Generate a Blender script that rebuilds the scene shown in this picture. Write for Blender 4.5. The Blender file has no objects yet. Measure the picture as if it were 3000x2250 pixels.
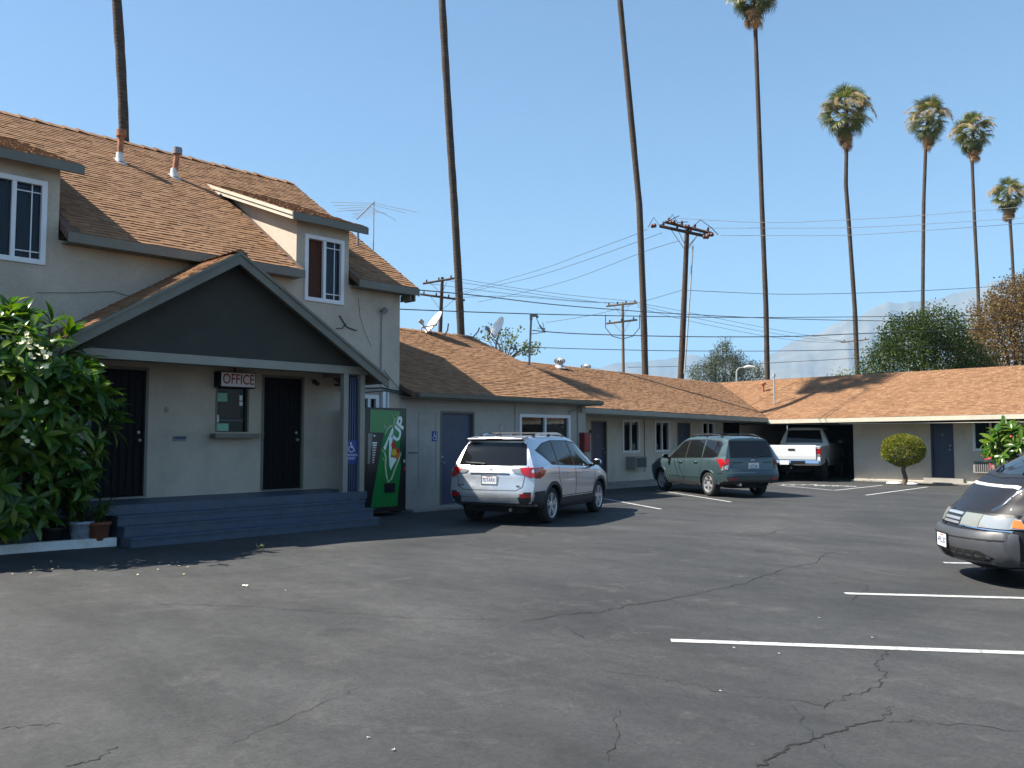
import bpy, bmesh, math, random
from mathutils import Vector, Matrix, geometry
from mathutils.bvhtree import BVHTree
R = math.radians
random.seed(7)
S = bpy.context.scene
COL = S.collection

# ------------------------------------------------------------------ camera, sky, sun, exposure
YAW, PITCH, EYE = R(43.5), math.atan((1278 - 1125) / 2500), 1.65
cam_d = bpy.data.cameras.new('camera'); cam = bpy.data.objects.new('camera', cam_d); COL.objects.link(cam)
cam.location = (0, 0, EYE); cam.rotation_euler = (R(90) + PITCH, 0, YAW)
cam_d.sensor_width = 36; cam_d.lens = 30.0; cam_d.clip_start = 0.1; cam_d.clip_end = 60000
S.camera = cam
LIGHT = Vector((.58, .64, -1.0)).normalized()            # the way the sunlight travels
W = bpy.data.worlds.new('World'); S.world = W; W.use_nodes = True
_nt = W.node_tree
sky_n = _nt.nodes.new('ShaderNodeTexSky'); sky_n.sky_type = 'NISHITA'; sky_n.sun_disc = False
sky_n.sun_elevation = math.asin(-LIGHT.z); sky_n.sun_rotation = math.atan2(-LIGHT.x, -LIGHT.y)
sky_n.altitude = 200; sky_n.air_density = 1.25; sky_n.dust_density = 0.3; sky_n.ozone_density = 5.0
_nt.links.new(sky_n.outputs[0], _nt.nodes['Background'].inputs[0])
_nt.nodes['Background'].inputs[1].default_value = 0.056
sun_d = bpy.data.lights.new('sun', 'SUN'); sun_d.energy = 5.0; sun_d.angle = R(.53); sun_d.color = (1, .93, .82)
sun = bpy.data.objects.new('sun', sun_d); COL.objects.link(sun)
sun.rotation_euler = LIGHT.to_track_quat('-Z', 'Y').to_euler(); sun.location = (-30, -40, 60)
S.view_settings.view_transform = 'Standard'; S.view_settings.look = 'None'
S.view_settings.exposure = 1.5; S.view_settings.gamma = 1.0; S.view_settings.use_curve_mapping = False
S.render.engine = 'CYCLES'
S.cycles.use_denoising = True
S.cycles.max_bounces = 8; S.cycles.transparent_max_bounces = 12
S.cycles.volume_bounces = 0
S.cycles.caustics_reflective = False; S.cycles.caustics_refractive = False

# ------------------------------------------------------------------ pixel <-> world (the photograph is 3000 x 2250)
_r = Vector((math.cos(YAW), math.sin(YAW), 0)); _f = Vector((-math.sin(YAW), math.cos(YAW), 0))
_fw = _f * math.cos(PITCH) + Vector((0, 0, math.sin(PITCH))); _up = -_f * math.sin(PITCH) + Vector((0, 0, math.cos(PITCH)))
EYEP = Vector((0, 0, EYE))
def ray(u, v): return _fw + _r * ((u - 1500) / 2500) + _up * ((1125 - v) / 2500)
def at(u, v, depth):                      # a point at a known depth along the view axis
    return EYEP + ray(u, v) * depth
def on_z(u, v, z=0.0):
    d = ray(u, v); return EYEP + d * ((z - EYE) / d.z)
def on_x(u, v, x):
    d = ray(u, v); return EYEP + d * (x / d.x)
def on_y(u, v, y):
    d = ray(u, v); return EYEP + d * (y / d.y)
def proj(p):
    q = Vector(p) - EYEP; w = q.dot(_fw)
    if w < .1: return (-9999, -9999, w)
    return (1500 + 2500 * q.dot(_r) / w, 1125 - 2500 * q.dot(_up) / w, w)

# ------------------------------------------------------------------ materials
MATS = {}
def newmat(name):
    m = bpy.data.materials.new(name); m.use_nodes = True; MATS[name] = m
    return m, m.node_tree, m.node_tree.nodes['Principled BSDF']
def N(nt, t, **kw):
    n = nt.nodes.new(t)
    for k, v in kw.items():
        if k.startswith('i_'):
            key = k[2:]; key = int(key) if key.isdigit() else key.replace('_', ' ')
            n.inputs[key].default_value = v
        else: setattr(n, k, v)
    return n
def ramp(nt, fac, stops, interp='LINEAR'):
    n = nt.nodes.new('ShaderNodeValToRGB'); cr = n.color_ramp; cr.interpolation = interp
    while len(cr.elements) < len(stops): cr.elements.new(.5)
    for e, (p, c) in zip(cr.elements, stops):
        e.position = p; e.color = (c[0], c[1], c[2], 1) if hasattr(c, '__len__') else (c, c, c, 1)
    nt.links.new(fac, n.inputs[0]); return n
def mixc(nt, a, b, fac, mode='MIX'):
    n = nt.nodes.new('ShaderNodeMix'); n.data_type = 'RGBA'; n.blend_type = mode
    for sock, val in ((n.inputs[0], fac), (n.inputs[6], a), (n.inputs[7], b)):
        if isinstance(val, bpy.types.NodeSocket): nt.links.new(val, sock)
        else: sock.default_value = val if not hasattr(val, '__len__') else (*val[:3], 1)
    return n.outputs[2]
def pm(name, col, rough=.6, metal=0., var=.0, vscale=4., bump=0., bscale=80., coat=0., spec=.5, dirt=0., dscale=1.2, trans=0.):
    """plain painted / cast / moulded surface with a little tone variation and relief"""
    m, nt, b = newmat(name); L = nt.links
    b.inputs['Roughness'].default_value = rough; b.inputs['Metallic'].default_value = metal
    b.inputs['Coat Weight'].default_value = coat; b.inputs['Coat Roughness'].default_value = .04
    b.inputs['Specular IOR Level'].default_value = spec
    b.inputs['Base Color'].default_value = (*col, 1)
    if trans: b.inputs['Transmission Weight'].default_value = trans
    if var or bump or dirt:
        tc = N(nt, 'ShaderNodeTexCoord')
        c = None
        if var:
            n1 = N(nt, 'ShaderNodeTexNoise', i_Scale=vscale, i_Detail=6.0, i_Roughness=.62); L.new(tc.outputs['Object'], n1.inputs['Vector'])
            lo = [max(0, x * (1 - var)) for x in col]; hi = [min(1, x * (1 + var)) for x in col]
            c = ramp(nt, n1.outputs['Fac'], [(.3, lo), (.7, hi)]).outputs[0]
        if dirt:
            n2 = N(nt, 'ShaderNodeTexNoise', i_Scale=dscale, i_Detail=8.0, i_Roughness=.7); L.new(tc.outputs['Object'], n2.inputs['Vector'])
            f = ramp(nt, n2.outputs['Fac'], [(.45, 0.0), (.75, dirt)]).outputs[0]
            c = mixc(nt, c if c is not None else col, (.12, .10, .08), f)
        if c is not None: L.new(c, b.inputs['Base Color'])
        if bump:
            n3 = N(nt, 'ShaderNodeTexNoise', i_Scale=bscale, i_Detail=4.0); L.new(tc.outputs['Object'], n3.inputs['Vector'])
            bp = N(nt, 'ShaderNodeBump', i_Strength=bump, i_Distance=.01); L.new(n3.outputs['Fac'], bp.inputs['Height'])
            L.new(bp.outputs[0], b.inputs['Normal'])
    return m
def leafmat(name, c1, c2, c3, rough=.45, trans=.35, spec=.5):
    """leaf: tone by piece, thin and partly translucent"""
    m, nt, b = newmat(name); L = nt.links
    g = N(nt, 'ShaderNodeNewGeometry'); oi = N(nt, 'ShaderNodeObjectInfo')
    ad = N(nt, 'ShaderNodeMath', operation='ADD'); L.new(g.outputs['Random Per Island'], ad.inputs[0]); L.new(oi.outputs['Random'], ad.inputs[1])
    fr = N(nt, 'ShaderNodeMath', operation='FRACT'); L.new(ad.outputs[0], fr.inputs[0])
    rp = ramp(nt, fr.outputs[0], [(0, c1), (.55, c2), (1, c3)])
    L.new(rp.outputs[0], b.inputs['Base Color']); b.inputs['Roughness'].default_value = rough; b.inputs['Specular IOR Level'].default_value = spec
    tr = N(nt, 'ShaderNodeBsdfTranslucent'); hs = N(nt, 'ShaderNodeHueSaturation', i_Value=1.5, i_Saturation=1.1); L.new(rp.outputs[0], hs.inputs['Color']); L.new(hs.outputs[0], tr.inputs[0])
    mx = N(nt, 'ShaderNodeMixShader', i_0=trans); L.new(b.outputs[0], mx.inputs[1]); L.new(tr.outputs[0], mx.inputs[2])
    L.new(mx.outputs[0], nt.nodes['Material Output'].inputs[0])
    return m
def glassmat(name, tint=(.55, .6, .62), keep=.75):
    """thin window glass: reflects by angle, else lets light through"""
    m, nt, b = newmat(name); L = nt.links; nt.nodes.remove(b)
    gl = N(nt, 'ShaderNodeBsdfGlossy', i_Roughness=.02); tr = N(nt, 'ShaderNodeBsdfTransparent'); tr.inputs[0].default_value = (*tint, 1)
    fr = N(nt, 'ShaderNodeFresnel', i_IOR=1.28); mx = N(nt, 'ShaderNodeMixShader')
    L.new(fr.outputs[0], mx.inputs[0]); L.new(tr.outputs[0], mx.inputs[1]); L.new(gl.outputs[0], mx.inputs[2])
    L.new(mx.outputs[0], nt.nodes['Material Output'].inputs[0]); return m

pm('stucco', (.52, .455, .365), .92, var=.06, vscale=1.3, bump=.55, bscale=55, dirt=.25, dscale=.8)
pm('stucco_wing', (.64, .575, .475), .9, var=.05, vscale=1.4, bump=.5, bscale=55, dirt=.2, dscale=.8)
pm('stucco_lower', (.44, .405, .36), .9, var=.05, vscale=1.5, bump=.4, bscale=60, dirt=.2, dscale=.9)
pm('trim', (.155, .15, .12), .6, var=.12, vscale=3, dirt=.3)
pm('trim_pale', (.27, .258, .215), .6, var=.1, vscale=3, dirt=.2)
pm('fascia_cream', (.52, .48, .38), .6, var=.06, dirt=.15)
pm('gable', (.046, .044, .036), .9, var=.1, vscale=2, bump=.5, bscale=60)
pm('step_paint', (.050, .074, .115), .55, var=.15, vscale=5, dirt=.35, dscale=3, bump=.2, bscale=40)
pm('white_vinyl', (.72, .74, .76), .4)
pm('white_paint', (.70, .70, .68), .6, var=.08, dirt=.35, dscale=3)
pm('door_blue', (.045, .060, .105), .45, var=.08)
pm('door_dark', (.006, .006, .008), .7, spec=.2)
pm('iron', (.004, .004, .005), .7, spec=.2)
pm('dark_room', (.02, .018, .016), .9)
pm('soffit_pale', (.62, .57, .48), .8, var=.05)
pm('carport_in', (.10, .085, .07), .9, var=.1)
pm('concrete', (.33, .31, .28), .9, var=.12, vscale=3, bump=.3, bscale=40, dirt=.35)
pm('galv', (.42, .43, .43), .5, metal=.35, var=.1, vscale=8)
pm('galv_dull', (.22, .22, .22), .6, metal=.4, var=.2, vscale=8)
pm('rust', (.33, .135, .065), .8, var=.35, vscale=9, bump=.2)
pm('seal_white', (.6, .6, .58), .8, var=.2, vscale=15)
pm('dish', (.78, .76, .70), .45, dirt=.3, dscale=4)
pm('black_plastic', (.012, .012, .013), .45)
pm('pole_wood', (.055, .036, .026), .9, var=.4, vscale=6, bump=.5, bscale=20)
pm('pole_wood_pale', (.16, .12, .09), .9, var=.3, vscale=6)
pm('insulator', (.09, .03, .02), .25)
pm('wire', (.03, .03, .03), .6)
pm('wire_bright', (.45, .45, .45), .5, metal=.4)
pm('curtain_brown', (.10, .035, .02), .9)
pm('curtain_grey', (.30, .31, .36), .9)
pm('curtain_white', (.55, .54, .50), .9)
pm('blind_blue', (.20, .23, .33), .8)
pm('brick_blind_reflection', (.34, .12, .06), .8)  # small window's blind, also the warm reflection painted into the office window
pm('sign_white', (.75, .72, .72), .5)
pm('sign_red', (.30, .015, .02), .5)
pm('sign_blue', (.012, .035, .22), .5)
pm('paper_white', (.75, .75, .73), .8)
pm('paper_green', (.25, .5, .35), .8)
pm('slat_blue', (.035, .05, .11), .5)
pm('extinguisher_red', (.14, .012, .012), .4)
pm('ac_grey', (.30, .29, .27), .6, var=.05)
pm('ac_dark', (.03, .03, .03), .6)
pm('soil', (.06, .045, .032), .95, var=.3, vscale=10, bump=.6, bscale=30)
pm('pot_clay', (.16, .055, .03), .8, var=.2)
pm('pot_glaze', (.25, .30, .36), .3, var=.5, vscale=14)
pm('pot_black', (.02, .02, .02), .5)
def streak(name):
    # rain streaks and patchy repainting over the stucco
    m = MATS[name]; nt = m.node_tree; b = nt.nodes['Principled BSDF']; L = nt.links; src = b.inputs['Base Color'].links[0].from_socket
    tc = N(nt, 'ShaderNodeTexCoord'); mp = N(nt, 'ShaderNodeMapping'); mp.inputs['Scale'].default_value = (1.1, 1.1, .25); L.new(tc.outputs['Object'], mp.inputs['Vector'])
    n = N(nt, 'ShaderNodeTexNoise', i_Scale=1.3, i_Detail=7.0, i_Roughness=.7); L.new(mp.outputs[0], n.inputs['Vector'])
    c = mixc(nt, src, ramp(nt, n.outputs['Fac'], [(.30, .80), (.55, 1.0), (.75, 1.05)]).outputs[0], .45, 'MULTIPLY')
    n2 = N(nt, 'ShaderNodeTexNoise', i_Scale=.55, i_Detail=3.0, i_Distortion=.6); L.new(tc.outputs['Object'], n2.inputs['Vector'])
    c = mixc(nt, c, ramp(nt, n2.outputs['Fac'], [(.44, .90), (.47, 1.0)]).outputs[0], .8, 'MULTIPLY')
    n3 = N(nt, 'ShaderNodeTexNoise', i_Scale=45.0, i_Detail=3.0); L.new(tc.outputs['Object'], n3.inputs['Vector'])
    c = mixc(nt, c, ramp(nt, n3.outputs['Fac'], [(.3, .86), (.7, 1.1)]).outputs[0], .7, 'MULTIPLY')
    L.new(c, b.inputs['Base Color'])
for _n in ('stucco', 'stucco_lower', 'stucco_wing', 'gable'): streak(_n)
glassmat('glass')
glassmat('glass_dark', (.30, .32, .34))

def shingle_mat():
    m, nt, b = newmat('shingle'); L = nt.links
    g = N(nt, 'ShaderNodeNewGeometry'); oi = N(nt, 'ShaderNodeObjectInfo'); tc = N(nt, 'ShaderNodeTexCoord')
    ad = N(nt, 'ShaderNodeMath', operation='ADD'); L.new(g.outputs['Random Per Island'], ad.inputs[0]); L.new(oi.outputs['Random'], ad.inputs[1])
    fr = N(nt, 'ShaderNodeMath', operation='FRACT'); L.new(ad.outputs[0], fr.inputs[0])
    rp = ramp(nt, fr.outputs[0], [(0, (.212, .113, .060)), (.2, (.245, .134, .072)), (.6, (.272, .152, .082)), (1, (.312, .180, .100))])
    n1 = N(nt, 'ShaderNodeTexNoise', i_Scale=90.0, i_Detail=3.0); L.new(g.outputs['Position'], n1.inputs['Vector'])
    n2 = N(nt, 'ShaderNodeTexNoise', i_Scale=.7, i_Detail=5.0); L.new(g.outputs['Position'], n2.inputs['Vector'])
    c = mixc(nt, rp.outputs[0], ramp(nt, n1.outputs['Fac'], [(.3, .62), (.7, 1.3)]).outputs[0], .55, 'MULTIPLY')
    c = mixc(nt, c, ramp(nt, n2.outputs['Fac'], [(.35, .92), (.65, 1.07)]).outputs[0], .8, 'MULTIPLY')
    L.new(c, b.inputs['Base Color']); b.inputs['Roughness'].default_value = .95; b.inputs['Specular IOR Level'].default_value = .2
    bp = N(nt, 'ShaderNodeBump', i_Strength=.5, i_Distance=.004); L.new(n1.outputs['Fac'], bp.inputs['Height']); L.new(bp.outputs[0], b.inputs['Normal'])
shingle_mat()
pm('roof_felt', (.13, .075, .05), .95, var=.2)

# ------------------------------------------------------------------ mesh helpers
class MB:
    """collects faces for ONE mesh object"""
    def __init__(s): s.v = []; s.f = []; s.smooth = []
    def add(s, vs, fs, smooth=False, M=None):
        o = len(s.v)
        s.v += [tuple(M @ Vector(p)) if M is not None else tuple(p) for p in vs]
        s.f += [[i + o for i in f] for f in fs]; s.smooth += [smooth] * len(fs); return s
    def box(s, a, b, M=None):
        x0, x1 = sorted((a[0], b[0])); y0, y1 = sorted((a[1], b[1])); z0, z1 = sorted((a[2], b[2]))
        return s.add([(x0,y0,z0),(x1,y0,z0),(x1,y1,z0),(x0,y1,z0),(x0,y0,z1),(x1,y0,z1),(x1,y1,z1),(x0,y1,z1)],
              [(0,3,2,1),(4,5,6,7),(0,1,5,4),(1,2,6,5),(2,3,7,6),(3,0,4,7)], False, M)
    def prism(s, poly, d, M=None):
        n = len(poly); d = Vector(d); a = [Vector(p) for p in poly]
        return s.add(a + [p + d for p in a], [list(range(n))[::-1], list(range(n, 2*n))] + [(i, (i+1) % n, n + (i+1) % n, n + i) for i in range(n)], False, M)
    def tube(s, pts, r, n=8, cap=True, smooth=True, M=None):
        pts = [Vector(p) for p in pts]; k = len(pts); rs = r if hasattr(r, '__len__') else [r] * k
        vs = []; up = Vector((0, 0, 1)); prev = None
        for i, p in enumerate(pts):
            t = (pts[min(i+1, k-1)] - pts[max(i-1, 0)]).normalized()
            if prev is None: a = t.cross(up) if abs(t.z) < .95 else t.cross(Vector((1, 0, 0)))
            else: a = prev - t * prev.dot(t)
            a.normalize(); prev = a; b = t.cross(a)
            for j in range(n):
                an = 2 * math.pi * j / n; vs.append(p + (a * math.cos(an) + b * math.sin(an)) * rs[i])
        fs = [(i*n + j, i*n + (j+1) % n, (i+1)*n + (j+1) % n, (i+1)*n + j) for i in range(k-1) for j in range(n)]
        s.add(vs, fs, smooth, M)
        if cap: s.add(vs[:n], [list(range(n))[::-1]], False, M); s.add(vs[-n:], [list(range(n))], False, M)
        return s
    def lathe(s, prof, n=24, M=None, smooth=True):
        vs = [(r * math.cos(2*math.pi*j/n), r * math.sin(2*math.pi*j/n), z) for r, z in prof for j in range(n)]
        fs = [(i*n + j, i*n + (j+1) % n, (i+1)*n + (j+1) % n, (i+1)*n + j) for i in range(len(prof)-1) for j in range(n)]
        return s.add(vs, fs, smooth, M)
    def mesh(s, name, mat, sharp=None):
        me = bpy.data.meshes.new(name); me.from_pydata(s.v, [], s.f)
        me.polygons.foreach_set('use_smooth', s.smooth)
        if mat: me.materials.append(MATS[mat])
        me.update()
        if sharp: me.set_sharp_from_angle(angle=R(sharp))
        return me
    def build(s, name, mat, parent=None, world=True, sharp=None):
        return link(name, s.mesh(name, mat, sharp), parent, world)
def link(name, me, parent=None, world=True):
    o = bpy.data.objects.new(name, me); COL.objects.link(o)
    if parent is not None:
        o.parent = parent
        if world: o.matrix_parent_inverse = inv_of(parent)
    return o
def inv_of(o):
    M = Matrix.LocRotScale(o.location, o.rotation_euler, o.scale)
    if o.parent is not None:
        if o.matrix_parent_inverse != Matrix.Identity(4): M = o.matrix_parent_inverse @ M
        return (inv_of(o.parent).inverted() @ M).inverted()
    return M.inverted()
def tag(o, label, cat, group=None):
    o['label'] = label; o['category'] = cat
    if group: o['group'] = group
    return o
def thing(name, label, cat, loc=(0, 0, 0), rz=0., group=None):
    o = bpy.data.objects.new(name, None); COL.objects.link(o); o.location = loc; o.rotation_euler = (0, 0, rz)
    o.empty_display_size = .2
    return tag(o, label, cat, group)
def structure(o): o['kind'] = 'structure'; return o
def stuff(o): o['kind'] = 'stuff'; return o
def text_mesh(txt, size, M, mb=None, depth=.004, bold=0.0, shear=0.0, align='CENTER', width=None):
    cu = bpy.data.curves.new('lettering', 'FONT'); cu.body = txt; cu.size = size; cu.align_x = align; cu.align_y = 'CENTER'
    cu.extrude = depth; cu.offset = bold; cu.shear = shear; cu.resolution_u = 3
    o = bpy.data.objects.new('lettering', cu); COL.objects.link(o)
    me = o.to_mesh(); vs = [v.co.copy() for v in me.vertices]; fs = [list(p.vertices) for p in me.polygons]
    o.to_mesh_clear(); bpy.data.objects.remove(o); bpy.data.curves.remove(cu)
    if width and vs:
        w = max(v.x for v in vs) - min(v.x for v in vs); k = width / w
        for v in vs: v.x *= k
    mb = mb or MB(); mb.add(vs, fs, False, M); return mb
def facing_x(p):   # text plane that faces +X (reads along +Y)
    return Matrix.Translation(p) @ Matrix(((0, 0, 1, 0), (1, 0, 0, 0), (0, 1, 0, 0), (0, 0, 0, 1)))

def wall_panel(mb, axis, plane, a0, a1, z0, z1, holes, thick, top=None):
    """wall with real openings. axis 'x': the plane x = plane, faces +X, runs along y; axis 'y': plane y, faces -Y, runs along x"""
    A = sorted({a0, a1, *[h[0] for h in holes], *[h[1] for h in holes]}); Z = sorted({z0, z1, *[h[2] for h in holes], *[h[3] for h in holes]})
    A = [a for a in A if a0 <= a <= a1]; Z = [z for z in Z if z0 <= z <= z1]
    def hole(i, j):
        if not (0 <= i < len(A)-1 and 0 <= j < len(Z)-1): return True
        ca, cz = (A[i] + A[i+1]) / 2, (Z[j] + Z[j+1]) / 2
        return any(h[0] < ca < h[1] and h[2] < cz < h[3] for h in holes)
    def P(a, z, d): return (plane - d, a, z) if axis == 'x' else (a, plane + d, z)
    for i in range(len(A)-1):
        for j in range(len(Z)-1):
            if hole(i, j): continue
            a, b, c, d = A[i], A[i+1], Z[j], Z[j+1]
            q = [[P(a,c,0),P(b,c,0),P(b,d,0),P(a,d,0)], [P(a,c,thick),P(a,d,thick),P(b,d,thick),P(b,c,thick)]]
            if hole(i-1, j): q.append([P(a,c,0),P(a,d,0),P(a,d,thick),P(a,c,thick)])
            if hole(i+1, j): q.append([P(b,c,0),P(b,c,thick),P(b,d,thick),P(b,d,0)])
            if hole(i, j-1): q.append([P(a,c,0),P(a,c,thick),P(b,c,thick),P(b,c,0)])
            if hole(i, j+1): q.append([P(a,d,0),P(b,d,0),P(b,d,thick),P(a,d,thick)])
            for f in q: mb.add(f, [(0, 1, 2, 3)])
    return mb

# one tab shared by all shingles that are objects of their own
_tab = MB(); _tab.add([(-.5,0,0),(.5,0,0),(.5,0,1),(-.5,0,1),(-.5,1,.1),(.5,1,.1)], [(0,1,2,3),(3,2,5,4),(0,3,4),(1,5,2)])
TAB = _tab.mesh('shingle', 'shingle')
def shingles(roof, O, U, V, ulen, vlen, inside=None, expo=.125, tabw=.17, singles=300, seed=1, cell=.006):
    """courses of shingle tabs on the roof plane O + u U + v V; the largest in view are objects, the rest one stuff part"""
    rnd = random.Random(seed); O, U, V = Vector(O), Vector(U).normalized(), Vector(V).normalized(); Nn = U.cross(V).normalized()
    tabs = []
    k = 0
    while k * expo < vlen - .04:
        u = -rnd.random() * tabw
        e = min(expo + .02, vlen - k * expo)
        while u < ulen:
            w = tabw * rnd.choice((.45, .6, .8, 1.0, 1.0, 1.25)); a, b = max(u, 0), min(u + w, ulen); u += w
            if b - a < .05: continue
            c = ((a + b) / 2, k * expo + .07)
            if inside and not inside(*c): continue
            t = rnd.choice((.012, .014, .017, .021))
            p = O + U * c[0] + V * (k * expo)
            q = proj(p)
            vis = -20 < q[0] < 3020 and -20 < q[1] < 2270
            tabs.append(((0 if vis else 1, q[2]), p, b - a, e, t, rnd.uniform(-.004, .004)))
        k += 1
    tabs.sort(key=lambda t: t[0])
    B = Matrix((U, V, Nn)).transposed().to_4x4()
    inv = inv_of(roof)
    for _, p, w, e, t, dz in tabs[:singles]:
        o = bpy.data.objects.new('shingle', TAB); COL.objects.link(o); o.parent = roof
        M = inv @ Matrix.Translation(p + V * dz) @ B @ Matrix.Diagonal((w - cell, e, t, 1))
        o.matrix_basis = M
    if len(tabs) > singles:
        mb = MB()
        for _, p, w, e, t, dz in tabs[singles:]:
            p = p + V * dz; h = U * ((w - cell) / 2); s = V * e
            mb.add([p-h, p+h, p+h+Nn*t, p-h+Nn*t, p-h+s+Nn*.1*t, p+h+s+Nn*.1*t], [(0,1,2,3),(3,2,5,4),(0,3,4),(1,5,2)])
        stuff(mb.build('shingle_courses', 'shingle', roof))
def slab(name, poly, thick, mat, parent):
    """roof deck: polygon in its plane, extruded down"""
    return MB().prism(poly, (0, 0, -thick)).build(name, mat, parent)

# ------------------------------------------------------------------ ground, lot, sky setting
def asphalt_mat():
    m, nt, b = newmat('asphalt'); L = nt.links; tc = N(nt, 'ShaderNodeTexCoord'); P = tc.outputs['Object']
    def noise(scale, detail=6., rough=.6, vec=P, dist=0.):
        n = N(nt, 'ShaderNodeTexNoise', i_Scale=scale, i_Detail=detail, i_Roughness=rough, i_Distortion=dist); L.new(vec, n.inputs['Vector']); return n.outputs['Fac']
    big = ramp(nt, noise(.22, 5., .65, dist=.8), [(.3, (.031, .033, .034)), (.5, (.043, .044, .0445)), (.72, (.062, .0615, .060))])
    mp = N(nt, 'ShaderNodeMapping'); mp.inputs['Rotation'].default_value = (0, 0, R(35)); mp.inputs['Scale'].default_value = (.5, 1.5, 1); L.new(P, mp.inputs['Vector'])
    drag = ramp(nt, noise(.9, 6., .7, mp.outputs[0]), [(.32, .66), (.68, 1.28)])
    c = mixc(nt, big.outputs[0], drag.outputs[0], .7, 'MULTIPLY')
    worn = ramp(nt, noise(1.1, 9., .75, dist=1.5), [(.55, 0.0), (.72, .6)])
    c = mixc(nt, c, (.095, .092, .088), worn.outputs[0])
    oil = ramp(nt, noise(.75, 3., .5, dist=.4), [(.68, 0.0), (.78, .6)])
    c = mixc(nt, c, (.016, .016, .017), oil.outputs[0])
    sp = N(nt, 'ShaderNodeTexVoronoi', i_Scale=55.0); L.new(P, sp.inputs['Vector'])
    c = mixc(nt, c, ramp(nt, sp.outputs['Color'], [(.0, .62), (.5, 1.0), (.93, 1.25), (1.0, 2.2)]).outputs[0], .55, 'MULTIPLY')
    c = mixc(nt, c, ramp(nt, noise(7., 5., .7), [(.3, .78), (.7, 1.2)]).outputs[0], .7, 'MULTIPLY')
    mp2 = N(nt, 'ShaderNodeMapping'); mp2.inputs['Rotation'].default_value = (0, 0, R(-28)); mp2.inputs['Scale'].default_value = (.45, 1.3, 1); L.new(P, mp2.inputs['Vector'])
    c = mixc(nt, c, ramp(nt, noise(.8, 5., .65, mp2.outputs[0]), [(.36, .74), (.52, 1.0), (.7, 1.2)]).outputs[0], .7, 'MULTIPLY')
    grain = ramp(nt, noise(140., 2., .5), [(.3, .7), (.7, 1.3)])
    c = mixc(nt, c, grain.outputs[0], .55, 'MULTIPLY')
    L.new(c, b.inputs['Base Color']); b.inputs['Roughness'].default_value = .82; b.inputs['Specular IOR Level'].default_value = .35
    h = N(nt, 'ShaderNodeMath', operation='ADD'); L.new(noise(160., 3.), h.inputs[0]); L.new(noise(14., 4.), h.inputs[1])
    bp = N(nt, 'ShaderNodeBump', i_Strength=.35, i_Distance=.006); L.new(h.outputs[0], bp.inputs['Height']); L.new(bp.outputs[0], b.inputs['Normal'])
asphalt_mat()
pm('earth', (.16, .135, .10), .95, var=.3, vscale=.3)
pm('crack', (.012, .012, .012), .95)
def line_mat():
    m, nt, b = newmat('line_paint'); L = nt.links; tc = N(nt, 'ShaderNodeTexCoord')
    n = N(nt, 'ShaderNodeTexNoise', i_Scale=14.0, i_Detail=8.0, i_Roughness=.75); L.new(tc.outputs['Object'], n.inputs['Vector'])
    f = ramp(nt, n.outputs['Fac'], [(.49, 0.0), (.66, .85)])
    L.new(mixc(nt, (.46, .465, .455), (.10, .10, .10), f.outputs[0]), b.inputs['Base Color']); b.inputs['Roughness'].default_value = .7
line_mat()
g = MB(); g.add([(-9000,-3000,-.012),(9000,-3000,-.012),(9000,14000,-.012),(-9000,14000,-.012)], [(0,1,2,3)])
structure(g.build('ground', 'earth'))
g = MB(); g.add([(-21,-22,0),(22,-22,0),(22,45,0),(-21,45,0)], [(0,1,2,3)])
LOT = structure(g.build('parking_lot', 'asphalt'))
def ribbon(pts, w, z, name, mat, jag=0., seed=0):
    rnd = random.Random(seed); mb = MB(); n = len(pts); vs = []
    for i, p in enumerate(pts):
        p = Vector(p); t = Vector(pts[min(i+1, n-1)]) - Vector(pts[max(i-1, 0)]); nn = Vector((-t.y, t.x, 0)).normalized()
        ww = (w if not hasattr(w, '__len__') else w[i]) / 2
        vs += [(p.x + nn.x*ww*(1 + rnd.uniform(-jag, jag)), p.y + nn.y*ww*(1 + rnd.uniform(-jag, jag)), z), (p.x - nn.x*ww*(1 + rnd.uniform(-jag, jag)), p.y - nn.y*ww*(1 + rnd.uniform(-jag, jag)), z)]
    mb.add(vs, [(2*i, 2*i+1, 2*i+3, 2*i+2) for i in range(n-1)]); return mb.build(name, mat, LOT)
def stripe(a, b, w=.10):
    a, b = Vector(a), Vector(b); k = 24
    ribbon([a.lerp(b, i/k) for i in range(k+1)], w, .004, 'stall_line', 'line_paint', .06, int(abs(a.x*97)))
ldir = Vector((.82, .57, 0)).normalized()
for u, v in ((1965, 1877), (2475, 1739), (2765, 1649)):
    p = on_z(u, v); stripe(p, p + ldir * 5.2, .105)
for (a, b) in (((1780, 1463), (1937, 1492)), ((1930, 1437), (2142, 1471))):
    p, q = on_z(*a), on_z(*b); d = (p - q).normalized(); stripe(q, q + d * 4.9, .09)
p, q = on_z(2537, 1451), on_z(2717, 1427); stripe(p, q, .09)
# hatched no-parking box before the carport
b0, b1 = on_z(2444, 1437), on_z(2585, 1422)
stripe(b0, b1, .09)
a0 = on_z(2283, 1422); stripe(a0, b0, .09)
c0 = on_z(2300, 1418); stripe(c0, on_z(2500, 1424), .07)
for i, (u, v) in enumerate(((2310,1421),(2335,1421),(2362,1421),(2385,1420),(2400,1423),(2425,1423),(2442,1423),(2468,1424),(2490,1425))):
    ch = 'NOPARKING'[i]; p = on_z(u, v)
    M = Matrix.Translation((p.x, p.y, .004)) @ Matrix.Rotation(R(43.5) - R(18), 4, 'Z')
    o = text_mesh(ch, .62, M, depth=0, bold=.012).build('painted_letter', 'line_paint', LOT)
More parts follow.
